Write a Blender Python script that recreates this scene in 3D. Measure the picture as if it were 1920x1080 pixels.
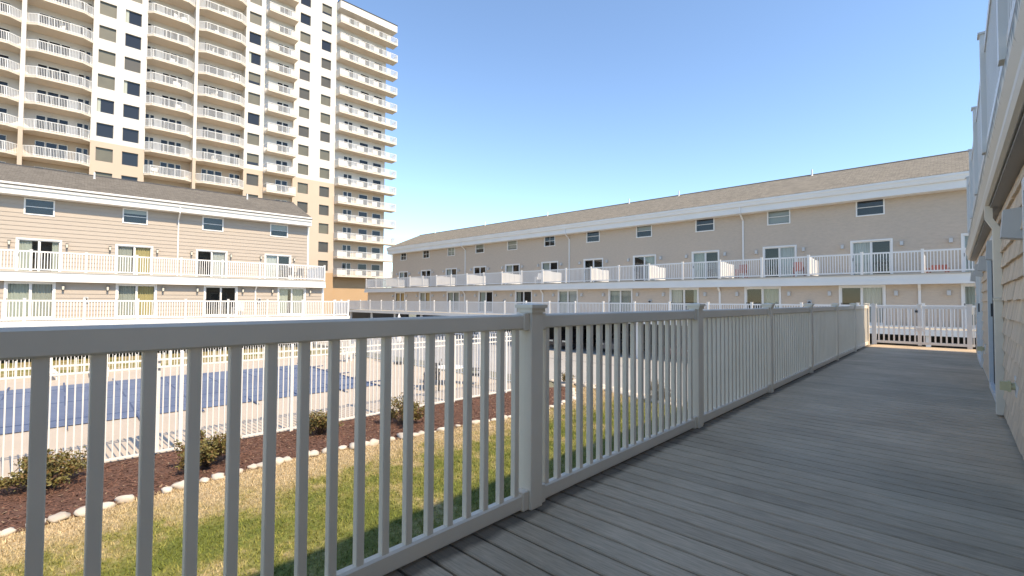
import bpy, math, random
import numpy as np
from mathutils import Vector, Matrix
R = math.radians
random.seed(7); rng = np.random.default_rng(11)
for o in list(bpy.data.objects): bpy.data.objects.remove(o)
S = bpy.context.scene
COL = S.collection

# ------------------------------------------------------------------ camera, sky, sun, exposure
cam_d = bpy.data.cameras.new('camera'); cam = bpy.data.objects.new('camera', cam_d); COL.objects.link(cam)
th, ph, ro = 0.75732, 0.02717, -0.00567
f = Vector((-math.sin(th)*math.cos(ph), math.cos(th)*math.cos(ph), math.sin(ph)))
r0 = Vector((math.cos(th), math.sin(th), 0)); u0 = r0.cross(f)
rr = math.cos(ro)*r0 - math.sin(ro)*u0; uu = math.sin(ro)*r0 + math.cos(ro)*u0
cam.matrix_world = Matrix(((rr.x, uu.x, -f.x, 0), (rr.y, uu.y, -f.y, 0), (rr.z, uu.z, -f.z, 1.19), (0, 0, 0, 1)))
cam_d.sensor_width = 36; cam_d.lens = 878.1/1920*36; cam_d.clip_start = .02; cam_d.clip_end = 9000
S.camera = cam

SUN_EL, SUN_AZ = 47.2, 89.0          # azimuth clockwise from +Y: the sun stands over +X
W = bpy.data.worlds.new('World'); S.world = W; W.use_nodes = True
nt = W.node_tree; nt.nodes.clear()
sky = nt.nodes.new('ShaderNodeTexSky'); sky.sky_type = 'NISHITA'; sky.sun_disc = False
sky.sun_elevation = R(SUN_EL); sky.sun_rotation = R(SUN_AZ)
sky.air_density = 1.0; sky.dust_density = 0.0; sky.ozone_density = 8.5; sky.altitude = 0
bg = nt.nodes.new('ShaderNodeBackground'); bg.inputs[1].default_value = 0.15
wo = nt.nodes.new('ShaderNodeOutputWorld')
nt.links.new(sky.outputs[0], bg.inputs[0]); nt.links.new(bg.outputs[0], wo.inputs[0])
sd = bpy.data.lights.new('sun', 'SUN'); sd.energy = 2.75; sd.angle = R(.53); sd.color = (1, .93, .83)
so = bpy.data.objects.new('sun', sd); COL.objects.link(so)
sdir = Vector((math.sin(R(SUN_AZ))*math.cos(R(SUN_EL)), math.cos(R(SUN_AZ))*math.cos(R(SUN_EL)), math.sin(R(SUN_EL))))
so.rotation_euler = sdir.to_track_quat('Z', 'Y').to_euler(); so.location = (60, 0, 60)
S.view_settings.view_transform = 'Standard'; S.view_settings.look = 'None'
S.view_settings.exposure = 1.2; S.view_settings.gamma = 1; S.view_settings.use_curve_mapping = False
S.view_settings.use_white_balance = True; S.view_settings.white_balance_temperature = 8300; S.view_settings.white_balance_tint = 10

# ------------------------------------------------------------------ materials
M = {}
def mat(name, col, rough=.6, col2=None, scale=4, amt=.5, bump=0, bscale=40, metal=0, spec=.5, stretch=None, rnd=0, detail=4, coat=0):
    m = bpy.data.materials.new(name); m.use_nodes = True; t = m.node_tree; b = t.nodes['Principled BSDF']
    b.inputs['Roughness'].default_value = rough; b.inputs['Metallic'].default_value = metal
    b.inputs['Specular IOR Level'].default_value = spec; b.inputs['Coat Weight'].default_value = coat
    c4 = (*col, 1)
    b.inputs['Base Color'].default_value = c4
    geo = t.nodes.new('ShaderNodeNewGeometry'); pos = geo.outputs['Position']
    if stretch:
        mp = t.nodes.new('ShaderNodeMapping'); mp.inputs['Scale'].default_value = stretch
        t.links.new(pos, mp.inputs[0]); pos = mp.outputs[0]
    out = None
    if col2:
        n = t.nodes.new('ShaderNodeTexNoise'); n.inputs['Scale'].default_value = scale; n.inputs['Detail'].default_value = detail
        t.links.new(pos, n.inputs['Vector'])
        rp = t.nodes.new('ShaderNodeValToRGB'); rp.color_ramp.elements[0].position = .5-amt/2; rp.color_ramp.elements[1].position = .5+amt/2
        rp.color_ramp.elements[0].color = c4; rp.color_ramp.elements[1].color = (*col2, 1)
        t.links.new(n.outputs[0], rp.inputs[0]); out = rp.outputs[0]
    if rnd:
        oi = t.nodes.new('ShaderNodeObjectInfo'); mr = t.nodes.new('ShaderNodeMapRange')
        mr.inputs[3].default_value = 1-rnd; mr.inputs[4].default_value = 1+rnd
        t.links.new(oi.outputs['Random'], mr.inputs[0])
        mx = t.nodes.new('ShaderNodeMix'); mx.data_type = 'RGBA'; mx.blend_type = 'MULTIPLY'; mx.inputs[0].default_value = 1
        if out: t.links.new(out, mx.inputs[6])
        else: mx.inputs[6].default_value = c4
        t.links.new(mr.outputs[0], mx.inputs[7]); out = mx.outputs[2]
    if out: t.links.new(out, b.inputs['Base Color'])
    if bump:
        n2 = t.nodes.new('ShaderNodeTexNoise'); n2.inputs['Scale'].default_value = bscale; n2.inputs['Detail'].default_value = 5
        t.links.new(pos, n2.inputs['Vector'])
        bp = t.nodes.new('ShaderNodeBump'); bp.inputs['Strength'].default_value = bump; bp.inputs['Distance'].default_value = .01
        t.links.new(n2.outputs[0], bp.inputs['Height']); t.links.new(bp.outputs[0], b.inputs['Normal'])
    M[name] = m; return m

def glass(name, tint, refl=1.0):
    m = bpy.data.materials.new(name); m.use_nodes = True; t = m.node_tree; t.nodes.clear()
    tr = t.nodes.new('ShaderNodeBsdfTransparent'); tr.inputs[0].default_value = (*tint, 1)
    gl = t.nodes.new('ShaderNodeBsdfGlossy'); gl.inputs['Roughness'].default_value = .01
    mx = t.nodes.new('ShaderNodeMixShader'); o = t.nodes.new('ShaderNodeOutputMaterial')
    ge = t.nodes.new('ShaderNodeNewGeometry'); dt = t.nodes.new('ShaderNodeVectorMath'); dt.operation = 'DOT_PRODUCT'
    t.links.new(ge.outputs['Incoming'], dt.inputs[0]); t.links.new(ge.outputs['Normal'], dt.inputs[1])
    def mth(op, a, c=None):
        n = t.nodes.new('ShaderNodeMath'); n.operation = op; n.use_clamp = op != 'MULTIPLY_ADD'
        t.links.new(a, n.inputs[0])
        if c is not None: n.inputs[1].default_value = c
        return n
    ab = mth('ABSOLUTE', dt.outputs['Value']); iv = mth('MULTIPLY_ADD', ab.outputs[0], -1); iv.inputs[2].default_value = 1
    p5 = mth('POWER', iv.outputs[0], 5); ma = mth('MULTIPLY_ADD', p5.outputs[0], .90*refl); ma.inputs[2].default_value = .065*refl
    t.links.new(ma.outputs[0], mx.inputs[0])
    t.links.new(tr.outputs[0], mx.inputs[1]); t.links.new(gl.outputs[0], mx.inputs[2]); t.links.new(mx.outputs[0], o.inputs[0])
    M[name] = m

mat('vinyl', (.78, .77, .75), .38, (.72, .71, .69), 1.5, .8, spec=.4)
mat('vinyl_near', (.87, .785, .66), .45, (.74, .655, .54), 1.7, .7, bump=.03, bscale=25, spec=.2, detail=9)
mat('paint_white', (.78, .77, .74), .5, (.7, .69, .66), .8, .8)
mat('sidingA', (.41, .348, .29), .6, (.37, .317, .265), 2.5, .7, bump=.1, bscale=60, stretch=(1, 1, 6), rnd=.03)
mat('sidingB', (.58, .475, .38), .65, (.49, .405, .325), 5, .6, bump=.2, bscale=30, stretch=(1, 1, 3), rnd=.03)
mat('shake', (.80, .63, .46), .75, (.62, .485, .36), 9, .6, bump=.8, bscale=22, stretch=(1, 2.6, .25), rnd=.10, spec=.15)
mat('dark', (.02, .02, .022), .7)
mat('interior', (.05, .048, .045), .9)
mat('metal_dark', (.06, .06, .065), .4, metal=.3)
mat('lamp_glass', (.7, .66, .55), .25)
mat('lamp_box', (.55, .55, .54), .45, (.5, .5, .49), 6, .6)
mat('concrete_tower', (.66, .63, .585), .8, (.58, .555, .515), .25, .7)
mat('tower_peach', (.54, .435, .34), .8, (.49, .395, .31), .25, .7)
mat('tower_orange', (.48, .315, .185), .8, (.43, .285, .165), .3, .7)
mat('tower_shade_wall', (.66, .63, .60), .85, (.6, .57, .55), .3, .7)
mat('soffit_peach', (.72, .55, .40), .85)
mat('win_frame', (.16, .15, .14), .5)
mat('glass_dark', (.016, .018, .022), .08, spec=.35)
mat('glass_blue', (.024, .028, .036), .06, spec=.42)
mat('blind', (.15, .14, .10), .35, (.11, .105, .08), .8, .6)
mat('blind_dark', (.08, .075, .06), .35, (.06, .055, .05), .8, .6)
glass('clear_glass', (.86, .89, .88))
mat('curtain_pale', (.40, .43, .38), .9)
mat('curtain_white', (.47, .48, .46), .9)
mat('curtain_yellow', (.44, .36, .17), .9)
mat('blind_grey', (.35, .36, .32), .8)
mat('curtain_tan', (.55, .38, .18), .9)
mat('stain_tan', (.46, .42, .36), .55)
mat('pipe_yellow', (.62, .56, .33), .5, (.56, .5, .3), 8, .6)
mat('pool_deck', (.52, .44, .36), .8, (.45, .385, .315), .7, .6, bump=.15, bscale=60)
mat('drive', (.42, .40, .37), .85, (.36, .345, .32), .35, .7, bump=.2, bscale=50)
mat('soil', (.16, .12, .08), .95, (.22, .18, .11), .6, .6, bump=.4, bscale=12)
mat('far_ground', (.22, .20, .15), .95, (.17, .17, .10), .05, .6)
mat('mulch', (.145, .072, .05), .95, (.08, .037, .026), 14, .5, bump=.8, bscale=60)
mat('mulch_chip', (.20, .098, .066), .9, (.10, .044, .03), 7, .7, rnd=0)
mat('mulch_pale', (.34, .23, .15), .9)
mat('stone', (.66, .595, .51), .85, (.46, .40, .335), 5, .7, bump=.5, bscale=18, rnd=.14)
mat('asphalt', (.05, .05, .052), .9, (.065, .065, .066), 3, .6)
mat('leaf', (.21, .175, .055), .6, (.10, .098, .03), 9, .7)
mat('leaf_dry', (.19, .11, .04), .7, (.12, .075, .025), 9, .7)
mat('twig', (.09, .06, .04), .9)
mat('red_chair', (.24, .08, .06), .5)
mat('white_chair', (.75, .74, .72), .45)
mat('dark_sling', (.035, .036, .04), .8)
mat('canvas', (.75, .73, .7), .8)
mat('wood_beam', (.20, .155, .11), .85, (.15, .115, .085), 5, .6)
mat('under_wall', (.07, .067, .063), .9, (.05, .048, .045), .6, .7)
mat('car_black', (.02, .02, .024), .25, coat=.6); mat('car_grey', (.10, .10, .11), .3, coat=.6); mat('car_red', (.20, .02, .02), .3, coat=.6)
mat('rubber', (.02, .02, .02), .85); mat('chrome', (.5, .5, .5), .25, metal=1)
mat('strap', (.065, .098, .18), .7)

def tree(m): return m.node_tree, m.node_tree.nodes, m.node_tree.links
# roof shingles: small courses, too far off to pick apart
for nm, c1, c2 in (('roofA', (.175, .155, .13), (.12, .106, .088)), ('roofB', (.25, .222, .178), (.178, .158, .126))):
    m = bpy.data.materials.new(nm); m.use_nodes = True; t, N, L = tree(m); b = N['Principled BSDF']; b.inputs['Roughness'].default_value = .9
    tc = N.new('ShaderNodeTexCoord'); br = N.new('ShaderNodeTexBrick'); br.inputs['Scale'].default_value = 1
    br.inputs['Brick Width'].default_value = .3; br.inputs['Row Height'].default_value = .14; br.inputs['Mortar Size'].default_value = .008
    br.inputs['Color1'].default_value = (*c1, 1); br.inputs['Color2'].default_value = (*c2, 1); br.inputs['Mortar'].default_value = (c2[0]*.6, c2[1]*.6, c2[2]*.6, 1)
    L.new(tc.outputs['Object'], br.inputs['Vector'])
    n = N.new('ShaderNodeTexNoise'); n.inputs['Scale'].default_value = 7; n.inputs['Detail'].default_value = 6; L.new(tc.outputs['Object'], n.inputs['Vector'])
    mx = N.new('ShaderNodeMix'); mx.data_type = 'RGBA'; mx.blend_type = 'OVERLAY'; mx.inputs[0].default_value = .45
    L.new(br.outputs[0], mx.inputs[6]); L.new(n.outputs[0], mx.inputs[7]); L.new(mx.outputs[2], b.inputs['Base Color'])
    bp = N.new('ShaderNodeBump'); bp.inputs['Strength'].default_value = .5; bp.inputs['Distance'].default_value = .02
    L.new(br.outputs[1], bp.inputs['Height']); bp.invert = True; L.new(bp.outputs[0], b.inputs['Normal']); M[nm] = m

# composite deck boards: grain along the board, board-to-board tone, dirt along the railing
m = bpy.data.materials.new('deck_board'); m.use_nodes = True; t, N, L = tree(m); b = N['Principled BSDF']
geo = N.new('ShaderNodeNewGeometry'); mp = N.new('ShaderNodeMapping'); mp.inputs['Scale'].default_value = (3.0, 34, 34); L.new(geo.outputs['Position'], mp.inputs[0])
n = N.new('ShaderNodeTexNoise'); n.inputs['Scale'].default_value = 2.2; n.inputs['Detail'].default_value = 9; n.inputs['Roughness'].default_value = .68; L.new(mp.outputs[0], n.inputs['Vector'])
rp = N.new('ShaderNodeValToRGB'); rp.color_ramp.elements[0].position = .28; rp.color_ramp.elements[1].position = .74
rp.color_ramp.elements[0].color = (.40, .305, .208, 1); rp.color_ramp.elements[1].color = (.74, .565, .39, 1); L.new(n.outputs[0], rp.inputs[0])
n3 = N.new('ShaderNodeTexNoise'); n3.inputs['Scale'].default_value = 1.3; n3.inputs['Detail'].default_value = 5; L.new(geo.outputs['Position'], n3.inputs['Vector'])
rp3 = N.new('ShaderNodeValToRGB'); rp3.color_ramp.elements[0].position = .32; rp3.color_ramp.elements[1].position = .7
rp3.color_ramp.elements[0].color = (.82, .81, .79, 1); rp3.color_ramp.elements[1].color = (1.06, 1.06, 1.06, 1); L.new(n3.outputs[0], rp3.inputs[0])
mx = N.new('ShaderNodeMix'); mx.data_type = 'RGBA'; mx.blend_type = 'MULTIPLY'; mx.inputs[0].default_value = 1; L.new(rp.outputs[0], mx.inputs[6]); L.new(rp3.outputs[0], mx.inputs[7])
oi = N.new('ShaderNodeObjectInfo'); mr = N.new('ShaderNodeMapRange'); mr.inputs[3].default_value = .90; mr.inputs[4].default_value = 1.08; L.new(oi.outputs['Random'], mr.inputs[0])
mx2 = N.new('ShaderNodeMix'); mx2.data_type = 'RGBA'; mx2.blend_type = 'MULTIPLY'; mx2.inputs[0].default_value = 1; L.new(mx.outputs[2], mx2.inputs[6]); L.new(mr.outputs[0], mx2.inputs[7])
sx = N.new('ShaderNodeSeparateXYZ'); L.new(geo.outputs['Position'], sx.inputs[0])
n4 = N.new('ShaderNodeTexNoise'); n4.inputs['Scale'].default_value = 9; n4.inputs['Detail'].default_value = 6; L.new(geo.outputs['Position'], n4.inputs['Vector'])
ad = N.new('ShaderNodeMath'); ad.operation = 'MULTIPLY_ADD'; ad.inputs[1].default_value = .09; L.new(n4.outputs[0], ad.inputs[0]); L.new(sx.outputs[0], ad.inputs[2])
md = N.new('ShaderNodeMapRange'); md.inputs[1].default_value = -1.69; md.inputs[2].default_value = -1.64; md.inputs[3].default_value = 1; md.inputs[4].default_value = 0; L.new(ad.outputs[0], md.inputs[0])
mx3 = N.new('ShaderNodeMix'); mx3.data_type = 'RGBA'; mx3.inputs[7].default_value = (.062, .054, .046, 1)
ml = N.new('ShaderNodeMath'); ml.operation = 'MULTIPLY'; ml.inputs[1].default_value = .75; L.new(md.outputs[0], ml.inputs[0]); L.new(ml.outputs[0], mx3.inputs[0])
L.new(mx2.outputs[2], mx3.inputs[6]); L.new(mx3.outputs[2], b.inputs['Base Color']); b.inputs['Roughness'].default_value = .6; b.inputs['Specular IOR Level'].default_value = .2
bp = N.new('ShaderNodeBump'); bp.inputs['Strength'].default_value = .5; bp.inputs['Distance'].default_value = .004; L.new(n.outputs[0], bp.inputs['Height']); L.new(bp.outputs[0], b.inputs['Normal']); M['deck_board'] = m

# lawn: winter turf, green patches in straw
def lawn_mat(name, blade, far=False):
    m = bpy.data.materials.new(name); m.use_nodes = True; t, N, L = tree(m); b = N['Principled BSDF']; b.inputs['Roughness'].default_value = .8; b.inputs['Specular IOR Level'].default_value = .2
    geo = N.new('ShaderNodeNewGeometry'); n = N.new('ShaderNodeTexNoise'); n.inputs['Scale'].default_value = .95; n.inputs['Detail'].default_value = 9; n.inputs['Roughness'].default_value = .78
    L.new(geo.outputs['Position'], n.inputs['Vector'])
    sx = N.new('ShaderNodeSeparateXYZ'); L.new(geo.outputs['Position'], sx.inputs[0])
    mr = N.new('ShaderNodeMapRange'); mr.inputs[1].default_value = -10.2; mr.inputs[2].default_value = -8.0; mr.inputs[3].default_value = .0 if far else -.24; mr.inputs[4].default_value = .10; L.new(sx.outputs[0], mr.inputs[0])
    ad = N.new('ShaderNodeMath'); L.new(n.outputs[0], ad.inputs[0]); L.new(mr.outputs[0], ad.inputs[1])
    rp = N.new('ShaderNodeValToRGB'); e = rp.color_ramp.elements
    e[0].position = .34; e[0].color = (.56, .455, .31, 1); e[1].position = .66; e[1].color = (.165, .20, .05, 1)
    k = e.new(.48); k.color = (.45, .375, .21, 1); k = e.new(.56); k.color = (.27, .27, .09, 1)
    L.new(ad.outputs[0], rp.inputs[0])
    n2 = N.new('ShaderNodeTexNoise'); n2.inputs['Scale'].default_value = 30 if blade else 22; n2.inputs['Detail'].default_value = 3; L.new(geo.outputs['Position'], n2.inputs['Vector'])
    r2 = N.new('ShaderNodeValToRGB'); r2.color_ramp.elements[0].position = .3; r2.color_ramp.elements[1].position = .7
    r2.color_ramp.elements[0].color = (.6, .58, .5, 1) if blade else (.45, .42, .36, 1); r2.color_ramp.elements[1].color = (1.35, 1.3, 1.25, 1) if blade else (.9, .88, .82, 1)
    L.new(n2.outputs[0], r2.inputs[0])
    mx = N.new('ShaderNodeMix'); mx.data_type = 'RGBA'; mx.blend_type = 'MULTIPLY'; mx.inputs[0].default_value = 1
    L.new(rp.outputs[0], mx.inputs[6]); L.new(r2.outputs[0], mx.inputs[7]); L.new(mx.outputs[2], b.inputs['Base Color']); M[name] = m
lawn_mat('lawn', False); lawn_mat('lawn_far', False, True); lawn_mat('blade', True)

# blue woven pool cover
m = bpy.data.materials.new('cover'); m.use_nodes = True; t, N, L = tree(m); b = N['Principled BSDF']; b.inputs['Roughness'].default_value = .5
geo = N.new('ShaderNodeNewGeometry'); n = N.new('ShaderNodeTexNoise'); n.inputs['Scale'].default_value = .5; n.inputs['Detail'].default_value = 5; L.new(geo.outputs['Position'], n.inputs['Vector'])
rp = N.new('ShaderNodeValToRGB'); rp.color_ramp.elements[0].position = .35; rp.color_ramp.elements[1].position = .65
rp.color_ramp.elements[0].color = (.08, .12, .215, 1); rp.color_ramp.elements[1].color = (.11, .155, .255, 1); L.new(n.outputs[0], rp.inputs[0]); L.new(rp.outputs[0], b.inputs['Base Color'])
wv = N.new('ShaderNodeTexNoise'); wv.inputs['Scale'].default_value = 2; L.new(geo.outputs['Position'], wv.inputs['Vector'])
bp = N.new('ShaderNodeBump'); bp.inputs['Strength'].default_value = .4; bp.inputs['Distance'].default_value = .05; L.new(wv.outputs[0], bp.inputs['Height']); L.new(bp.outputs[0], b.inputs['Normal']); M['cover'] = m

# weathered gutter: tan enamel, mildew streaks hanging from its upper lip
m = bpy.data.materials.new('gutter_old'); m.use_nodes = True; t, N, L = tree(m); b = N['Principled BSDF']; b.inputs['Roughness'].default_value = .5
geo = N.new('ShaderNodeNewGeometry'); mp = N.new('ShaderNodeMapping'); mp.inputs['Scale'].default_value = (1, 26, 1.5); L.new(geo.outputs['Position'], mp.inputs[0])
n = N.new('ShaderNodeTexNoise'); n.inputs['Scale'].default_value = 1; n.inputs['Detail'].default_value = 6; L.new(mp.outputs[0], n.inputs['Vector'])
sx = N.new('ShaderNodeSeparateXYZ'); L.new(geo.outputs['Position'], sx.inputs[0])
mr = N.new('ShaderNodeMapRange'); mr.inputs[1].default_value = 2.33; mr.inputs[2].default_value = 2.46; mr.inputs[3].default_value = -.35; mr.inputs[4].default_value = .28; L.new(sx.outputs[2], mr.inputs[0])
ad = N.new('ShaderNodeMath'); L.new(n.outputs[0], ad.inputs[0]); L.new(mr.outputs[0], ad.inputs[1])
rp = N.new('ShaderNodeValToRGB'); rp.color_ramp.elements[0].position = .5; rp.color_ramp.elements[1].position = .72
rp.color_ramp.elements[0].color = (.72, .66, .56, 1); rp.color_ramp.elements[1].color = (.16, .155, .11, 1); L.new(ad.outputs[0], rp.inputs[0]); L.new(rp.outputs[0], b.inputs['Base Color']); M['gutter_old'] = m

# ------------------------------------------------------------------ mesh helpers
class MB:
    def __init__(s): s.v = []; s.f = []
    def quad(s, a, b, c, d): n = len(s.v); s.v += [a, b, c, d]; s.f.append((n, n+1, n+2, n+3)); return s
    def box(s, x0, x1, y0, y1, z0, z1):
        n = len(s.v)
        s.v += [(x0,y0,z0),(x1,y0,z0),(x1,y1,z0),(x0,y1,z0),(x0,y0,z1),(x1,y0,z1),(x1,y1,z1),(x0,y1,z1)]
        s.f += [tuple(n+i for i in q) for q in ((0,3,2,1),(4,5,6,7),(0,1,5,4),(1,2,6,5),(2,3,7,6),(3,0,4,7))]; return s
    def hexa(s, p):   # 8 points ordered as in box
        n = len(s.v); s.v += p
        s.f += [tuple(n+i for i in q) for q in ((0,3,2,1),(4,5,6,7),(0,1,5,4),(1,2,6,5),(2,3,7,6),(3,0,4,7))]; return s
    def prism_x(s, prof, x0, x1):   # profile in (y,z), extruded along x
        n = len(s.v); k = len(prof)
        s.v += [(x0, y, z) for y, z in prof] + [(x1, y, z) for y, z in prof]
        s.f += [(n+i, n+(i+1) % k, n+k+(i+1) % k, n+k+i) for i in range(k)]
        s.f += [tuple(n+i for i in reversed(range(k))), tuple(n+k+i for i in range(k))]; return s
    def prism_z(s, poly, z0, z1):
        n = len(s.v); k = len(poly)
        s.v += [(x, y, z0) for x, y in poly] + [(x, y, z1) for x, y in poly]
        s.f += [(n+i, n+(i+1) % k, n+k+(i+1) % k, n+k+i) for i in range(k)]
        s.f += [tuple(n+i for i in reversed(range(k))), tuple(n+k+i for i in range(k))]; return s
    def tube(s, pts, r, k=6):
        pts = [Vector(p) for p in pts]; n = len(s.v); up = Vector((.13, .21, .97))
        rs = r if isinstance(r, (list, tuple)) else [r]*len(pts)
        for i, p in enumerate(pts):
            d = (pts[min(i+1, len(pts)-1)] - pts[max(i-1, 0)]).normalized()
            a = d.cross(up)
            if a.length < .05: a = d.cross(Vector((1, 0, 0)))
            a.normalize(); b = d.cross(a)
            for j in range(k):
                q = p + rs[i]*(math.cos(j*2*math.pi/k)*a + math.sin(j*2*math.pi/k)*b); s.v.append(tuple(q))
        for i in range(len(pts)-1):
            for j in range(k):
                s.f.append((n+i*k+j, n+i*k+(j+1) % k, n+(i+1)*k+(j+1) % k, n+(i+1)*k+j))
        s.f += [tuple(n+j for j in reversed(range(k))), tuple(n+(len(pts)-1)*k+j for j in range(k))]; return s
    def bar(s, a, b, w, h):   # square bar between two points, w horizontal
        a = Vector(a); b = Vector(b); d = (b-a).normalized(); side = d.cross(Vector((0, 0, 1)))
        if side.length < .01: side = Vector((1, 0, 0))
        side.normalize(); up = side.cross(d).normalized(); p = []
        for q in (a, b):
            p.append([q+side*sx*w/2+up*sz*h/2 for sx, sz in ((-1,-1),(1,-1),(1,1),(-1,1))])
        n = len(s.v); s.v += [tuple(x) for x in p[0]+p[1]]
        s.f += [tuple(n+i for i in q) for q in ((0,1,2,3),(4,7,6,5),(0,4,5,1),(1,5,6,2),(2,6,7,3),(3,7,4,0))]; return s
    def mesh(s, name, m, smooth=False):
        me = bpy.data.meshes.new(name); me.from_pydata([tuple(v) for v in s.v], [], s.f); me.materials.append(M[m])
        if smooth: me.polygons.foreach_set('use_smooth', [True]*len(me.polygons))
        me.update(); return me
    def build(s, name, m, parent=None, smooth=False): return obj(name, s.mesh(name, m, smooth), parent)
def obj(name, me, parent=None, loc=None, rz=0):
    o = bpy.data.objects.new(name, me); COL.objects.link(o)
    if parent: o.parent = parent
    if loc: o.location = loc
    if rz: o.rotation_euler = (0, 0, rz)
    return o
def tag(o, label=None, cat=None, group=None, kind=None):
    if label: o['label'] = label
    if cat: o['category'] = cat
    if group: o['group'] = group
    if kind: o['kind'] = kind
    return o
def thing(name, label, cat, loc=(0, 0, 0), rz=0, group=None):
    return tag(obj(name, None, None, loc, rz), label, cat, group)
def copy_tree(o, parent=None):
    c = o.copy(); COL.objects.link(c)
    if parent: c.parent = parent
    for ch in list(o.children): copy_tree(ch, c)
    return c
def bevel_mesh(me, w, seg=2):
    import bmesh
    bm = bmesh.new(); bm.from_mesh(me); bmesh.ops.remove_doubles(bm, verts=bm.verts, dist=1e-5)
    bmesh.ops.bevel(bm, geom=list(bm.edges), offset=w, segments=seg, affect='EDGES', profile=.6); bm.to_mesh(me); bm.free(); return me
def np_mesh(name, verts, faces, m, smooth=False):
    me = bpy.data.meshes.new(name); k = faces.shape[1]
    me.vertices.add(len(verts)); me.vertices.foreach_set('co', verts.astype(np.float32).ravel())
    me.loops.add(faces.size); me.loops.foreach_set('vertex_index', faces.astype(np.int32).ravel())
    me.polygons.add(len(faces)); me.polygons.foreach_set('loop_start', np.arange(0, faces.size, k, dtype=np.int32))
    me.materials.append(M[m]); me.update(calc_edges=True); me.validate(); return me

# ------------------------------------------------------------------ the ground
def gz(x, y):
    t = min(max((y-12.5)/6.0, 0), 1); t = t*t*(3-2*t); return -2.23 - .325*t
def sheet(name, poly_fn, xs, ys, dz, m, kind='structure'):
    b = MB(); idx = {}
    for j, y in enumerate(ys):
        for i, x in enumerate(xs):
            X, Y = poly_fn(x, y); idx[i, j] = len(b.v); b.v.append((X, Y, gz(X, Y)+dz))
    for j in range(len(ys)-1):
        for i in range(len(xs)-1): b.f.append((idx[i, j], idx[i+1, j], idx[i+1, j+1], idx[i, j+1]))
    return tag(b.build(name, m), kind=kind)
lin = lambda a, b, n: [a+(b-a)*i/(n-1) for i in range(n)]
ident = lambda x, y: (x, y)
ext = [-4000, -1200, -400, -150]; 
tag(sheet('ground', ident, ext+lin(-100, 60, 33)+[150, 600, 2500], [-2500, -600, -150]+lin(-40, 60, 51)+[120, 300, 900, 4000], -.05, 'far_ground'), kind='structure')
FX = lambda y: -12.86+.055*y        # line of the near pool fence
edge = [(-10.0,-9.5),(-10.1,-6),(-10.0,-3),(-10.02,-.1),(-10.18,1.24),(-10.3,2.4),(-10.34,3.3),(-10.32,4.7),(-10.0,6.4),(-9.8,8.5),(-9.5,10.1),(-9.46,12.3),(-9.75,13.5),(-10.48,14.5),(-11.4,15.6),(-12.6,16.6),(-13.67,17.05)]
def edge_x(y):
    for (xa, ya), (xb, yb) in zip(edge, edge[1:]):
        if ya <= y <= yb: return xa+(xb-xa)*(y-ya)/(yb-ya)
    return edge[-1][0]
sheet('lawn', lambda u, y: (edge_x(y)*(1-u)+3.0*u, y), lin(0, 1, 14), lin(-9.5, 17.0, 54), -.012, 'lawn')
sheet('mulch_bed', lambda u, y: ((FX(y)-.1)*(1-u)+(edge_x(y)+.05)*u, y), lin(0, 1, 6), lin(-9.5, 16.6, 54), .004, 'mulch')
sheet('pool_terrace', lambda u, y: ((-28.95+.062*y)*(1-u)+(FX(y)+.02)*u, y), lin(0, 1, 5), lin(-12, 14.8, 28), -.004, 'pool_deck')
sheet('grass_strip', lambda u, y: ((-41+.062*y)*(1-u)+(-29.1+.062*y)*u, y), lin(0, 1, 6), lin(-14, 16, 30), -.008, 'lawn_far')
sheet('driveway', ident, lin(-60, 14, 20), [17.3, 18, 19, 22, 26, 30, 40, 43], -.016, 'drive')
b = MB()
for x0 in lin(-58, 12, 15): b.quad((x0, 24.2, -2.567), (x0+4.6, 24.2, -2.567), (x0+4.6, 24.28, -2.567), (x0, 24.28, -2.567))
tag(b.build('driveway_joint', 'asphalt'), kind='structure')

# grass blades
def blades(name, n, pick, hmin, hmax, m):
    p = pick(n); k = len(p); ang = rng.uniform(0, 6.283, k); h = rng.uniform(hmin, hmax, k); w = rng.uniform(.005, .011, k)
    lean = rng.uniform(.1, .9, k)*h; la = rng.uniform(0, 6.283, k)
    base = np.column_stack([p[:, 0], p[:, 1], np.array([gz(a, c) for a, c in p])-.015])
    dx = np.column_stack([np.cos(ang)*w, np.sin(ang)*w, np.zeros(k)])
    tip = base+np.column_stack([np.cos(la)*lean, np.sin(la)*lean, h])
    v = np.stack([base-dx, base+dx, tip], 1).reshape(-1, 3); fc = np.arange(3*k).reshape(-1, 3)
    return tag(obj(name, np_mesh(name, v, fc, m)), kind='stuff')
def pick_lawn(n):
    y = -4+rng.random(n)*20.6; x0 = np.array([edge_x(q) for q in y])-.02; x = x0+(rng.random(n)**1.25)*(-2.2-x0); return np.column_stack([x, y])
g = blades('grass', 150000, pick_lawn, .025, .075, 'blade'); tag(g, 'short patchy turf, green and straw coloured, between deck and stone border', 'grass')
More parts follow.
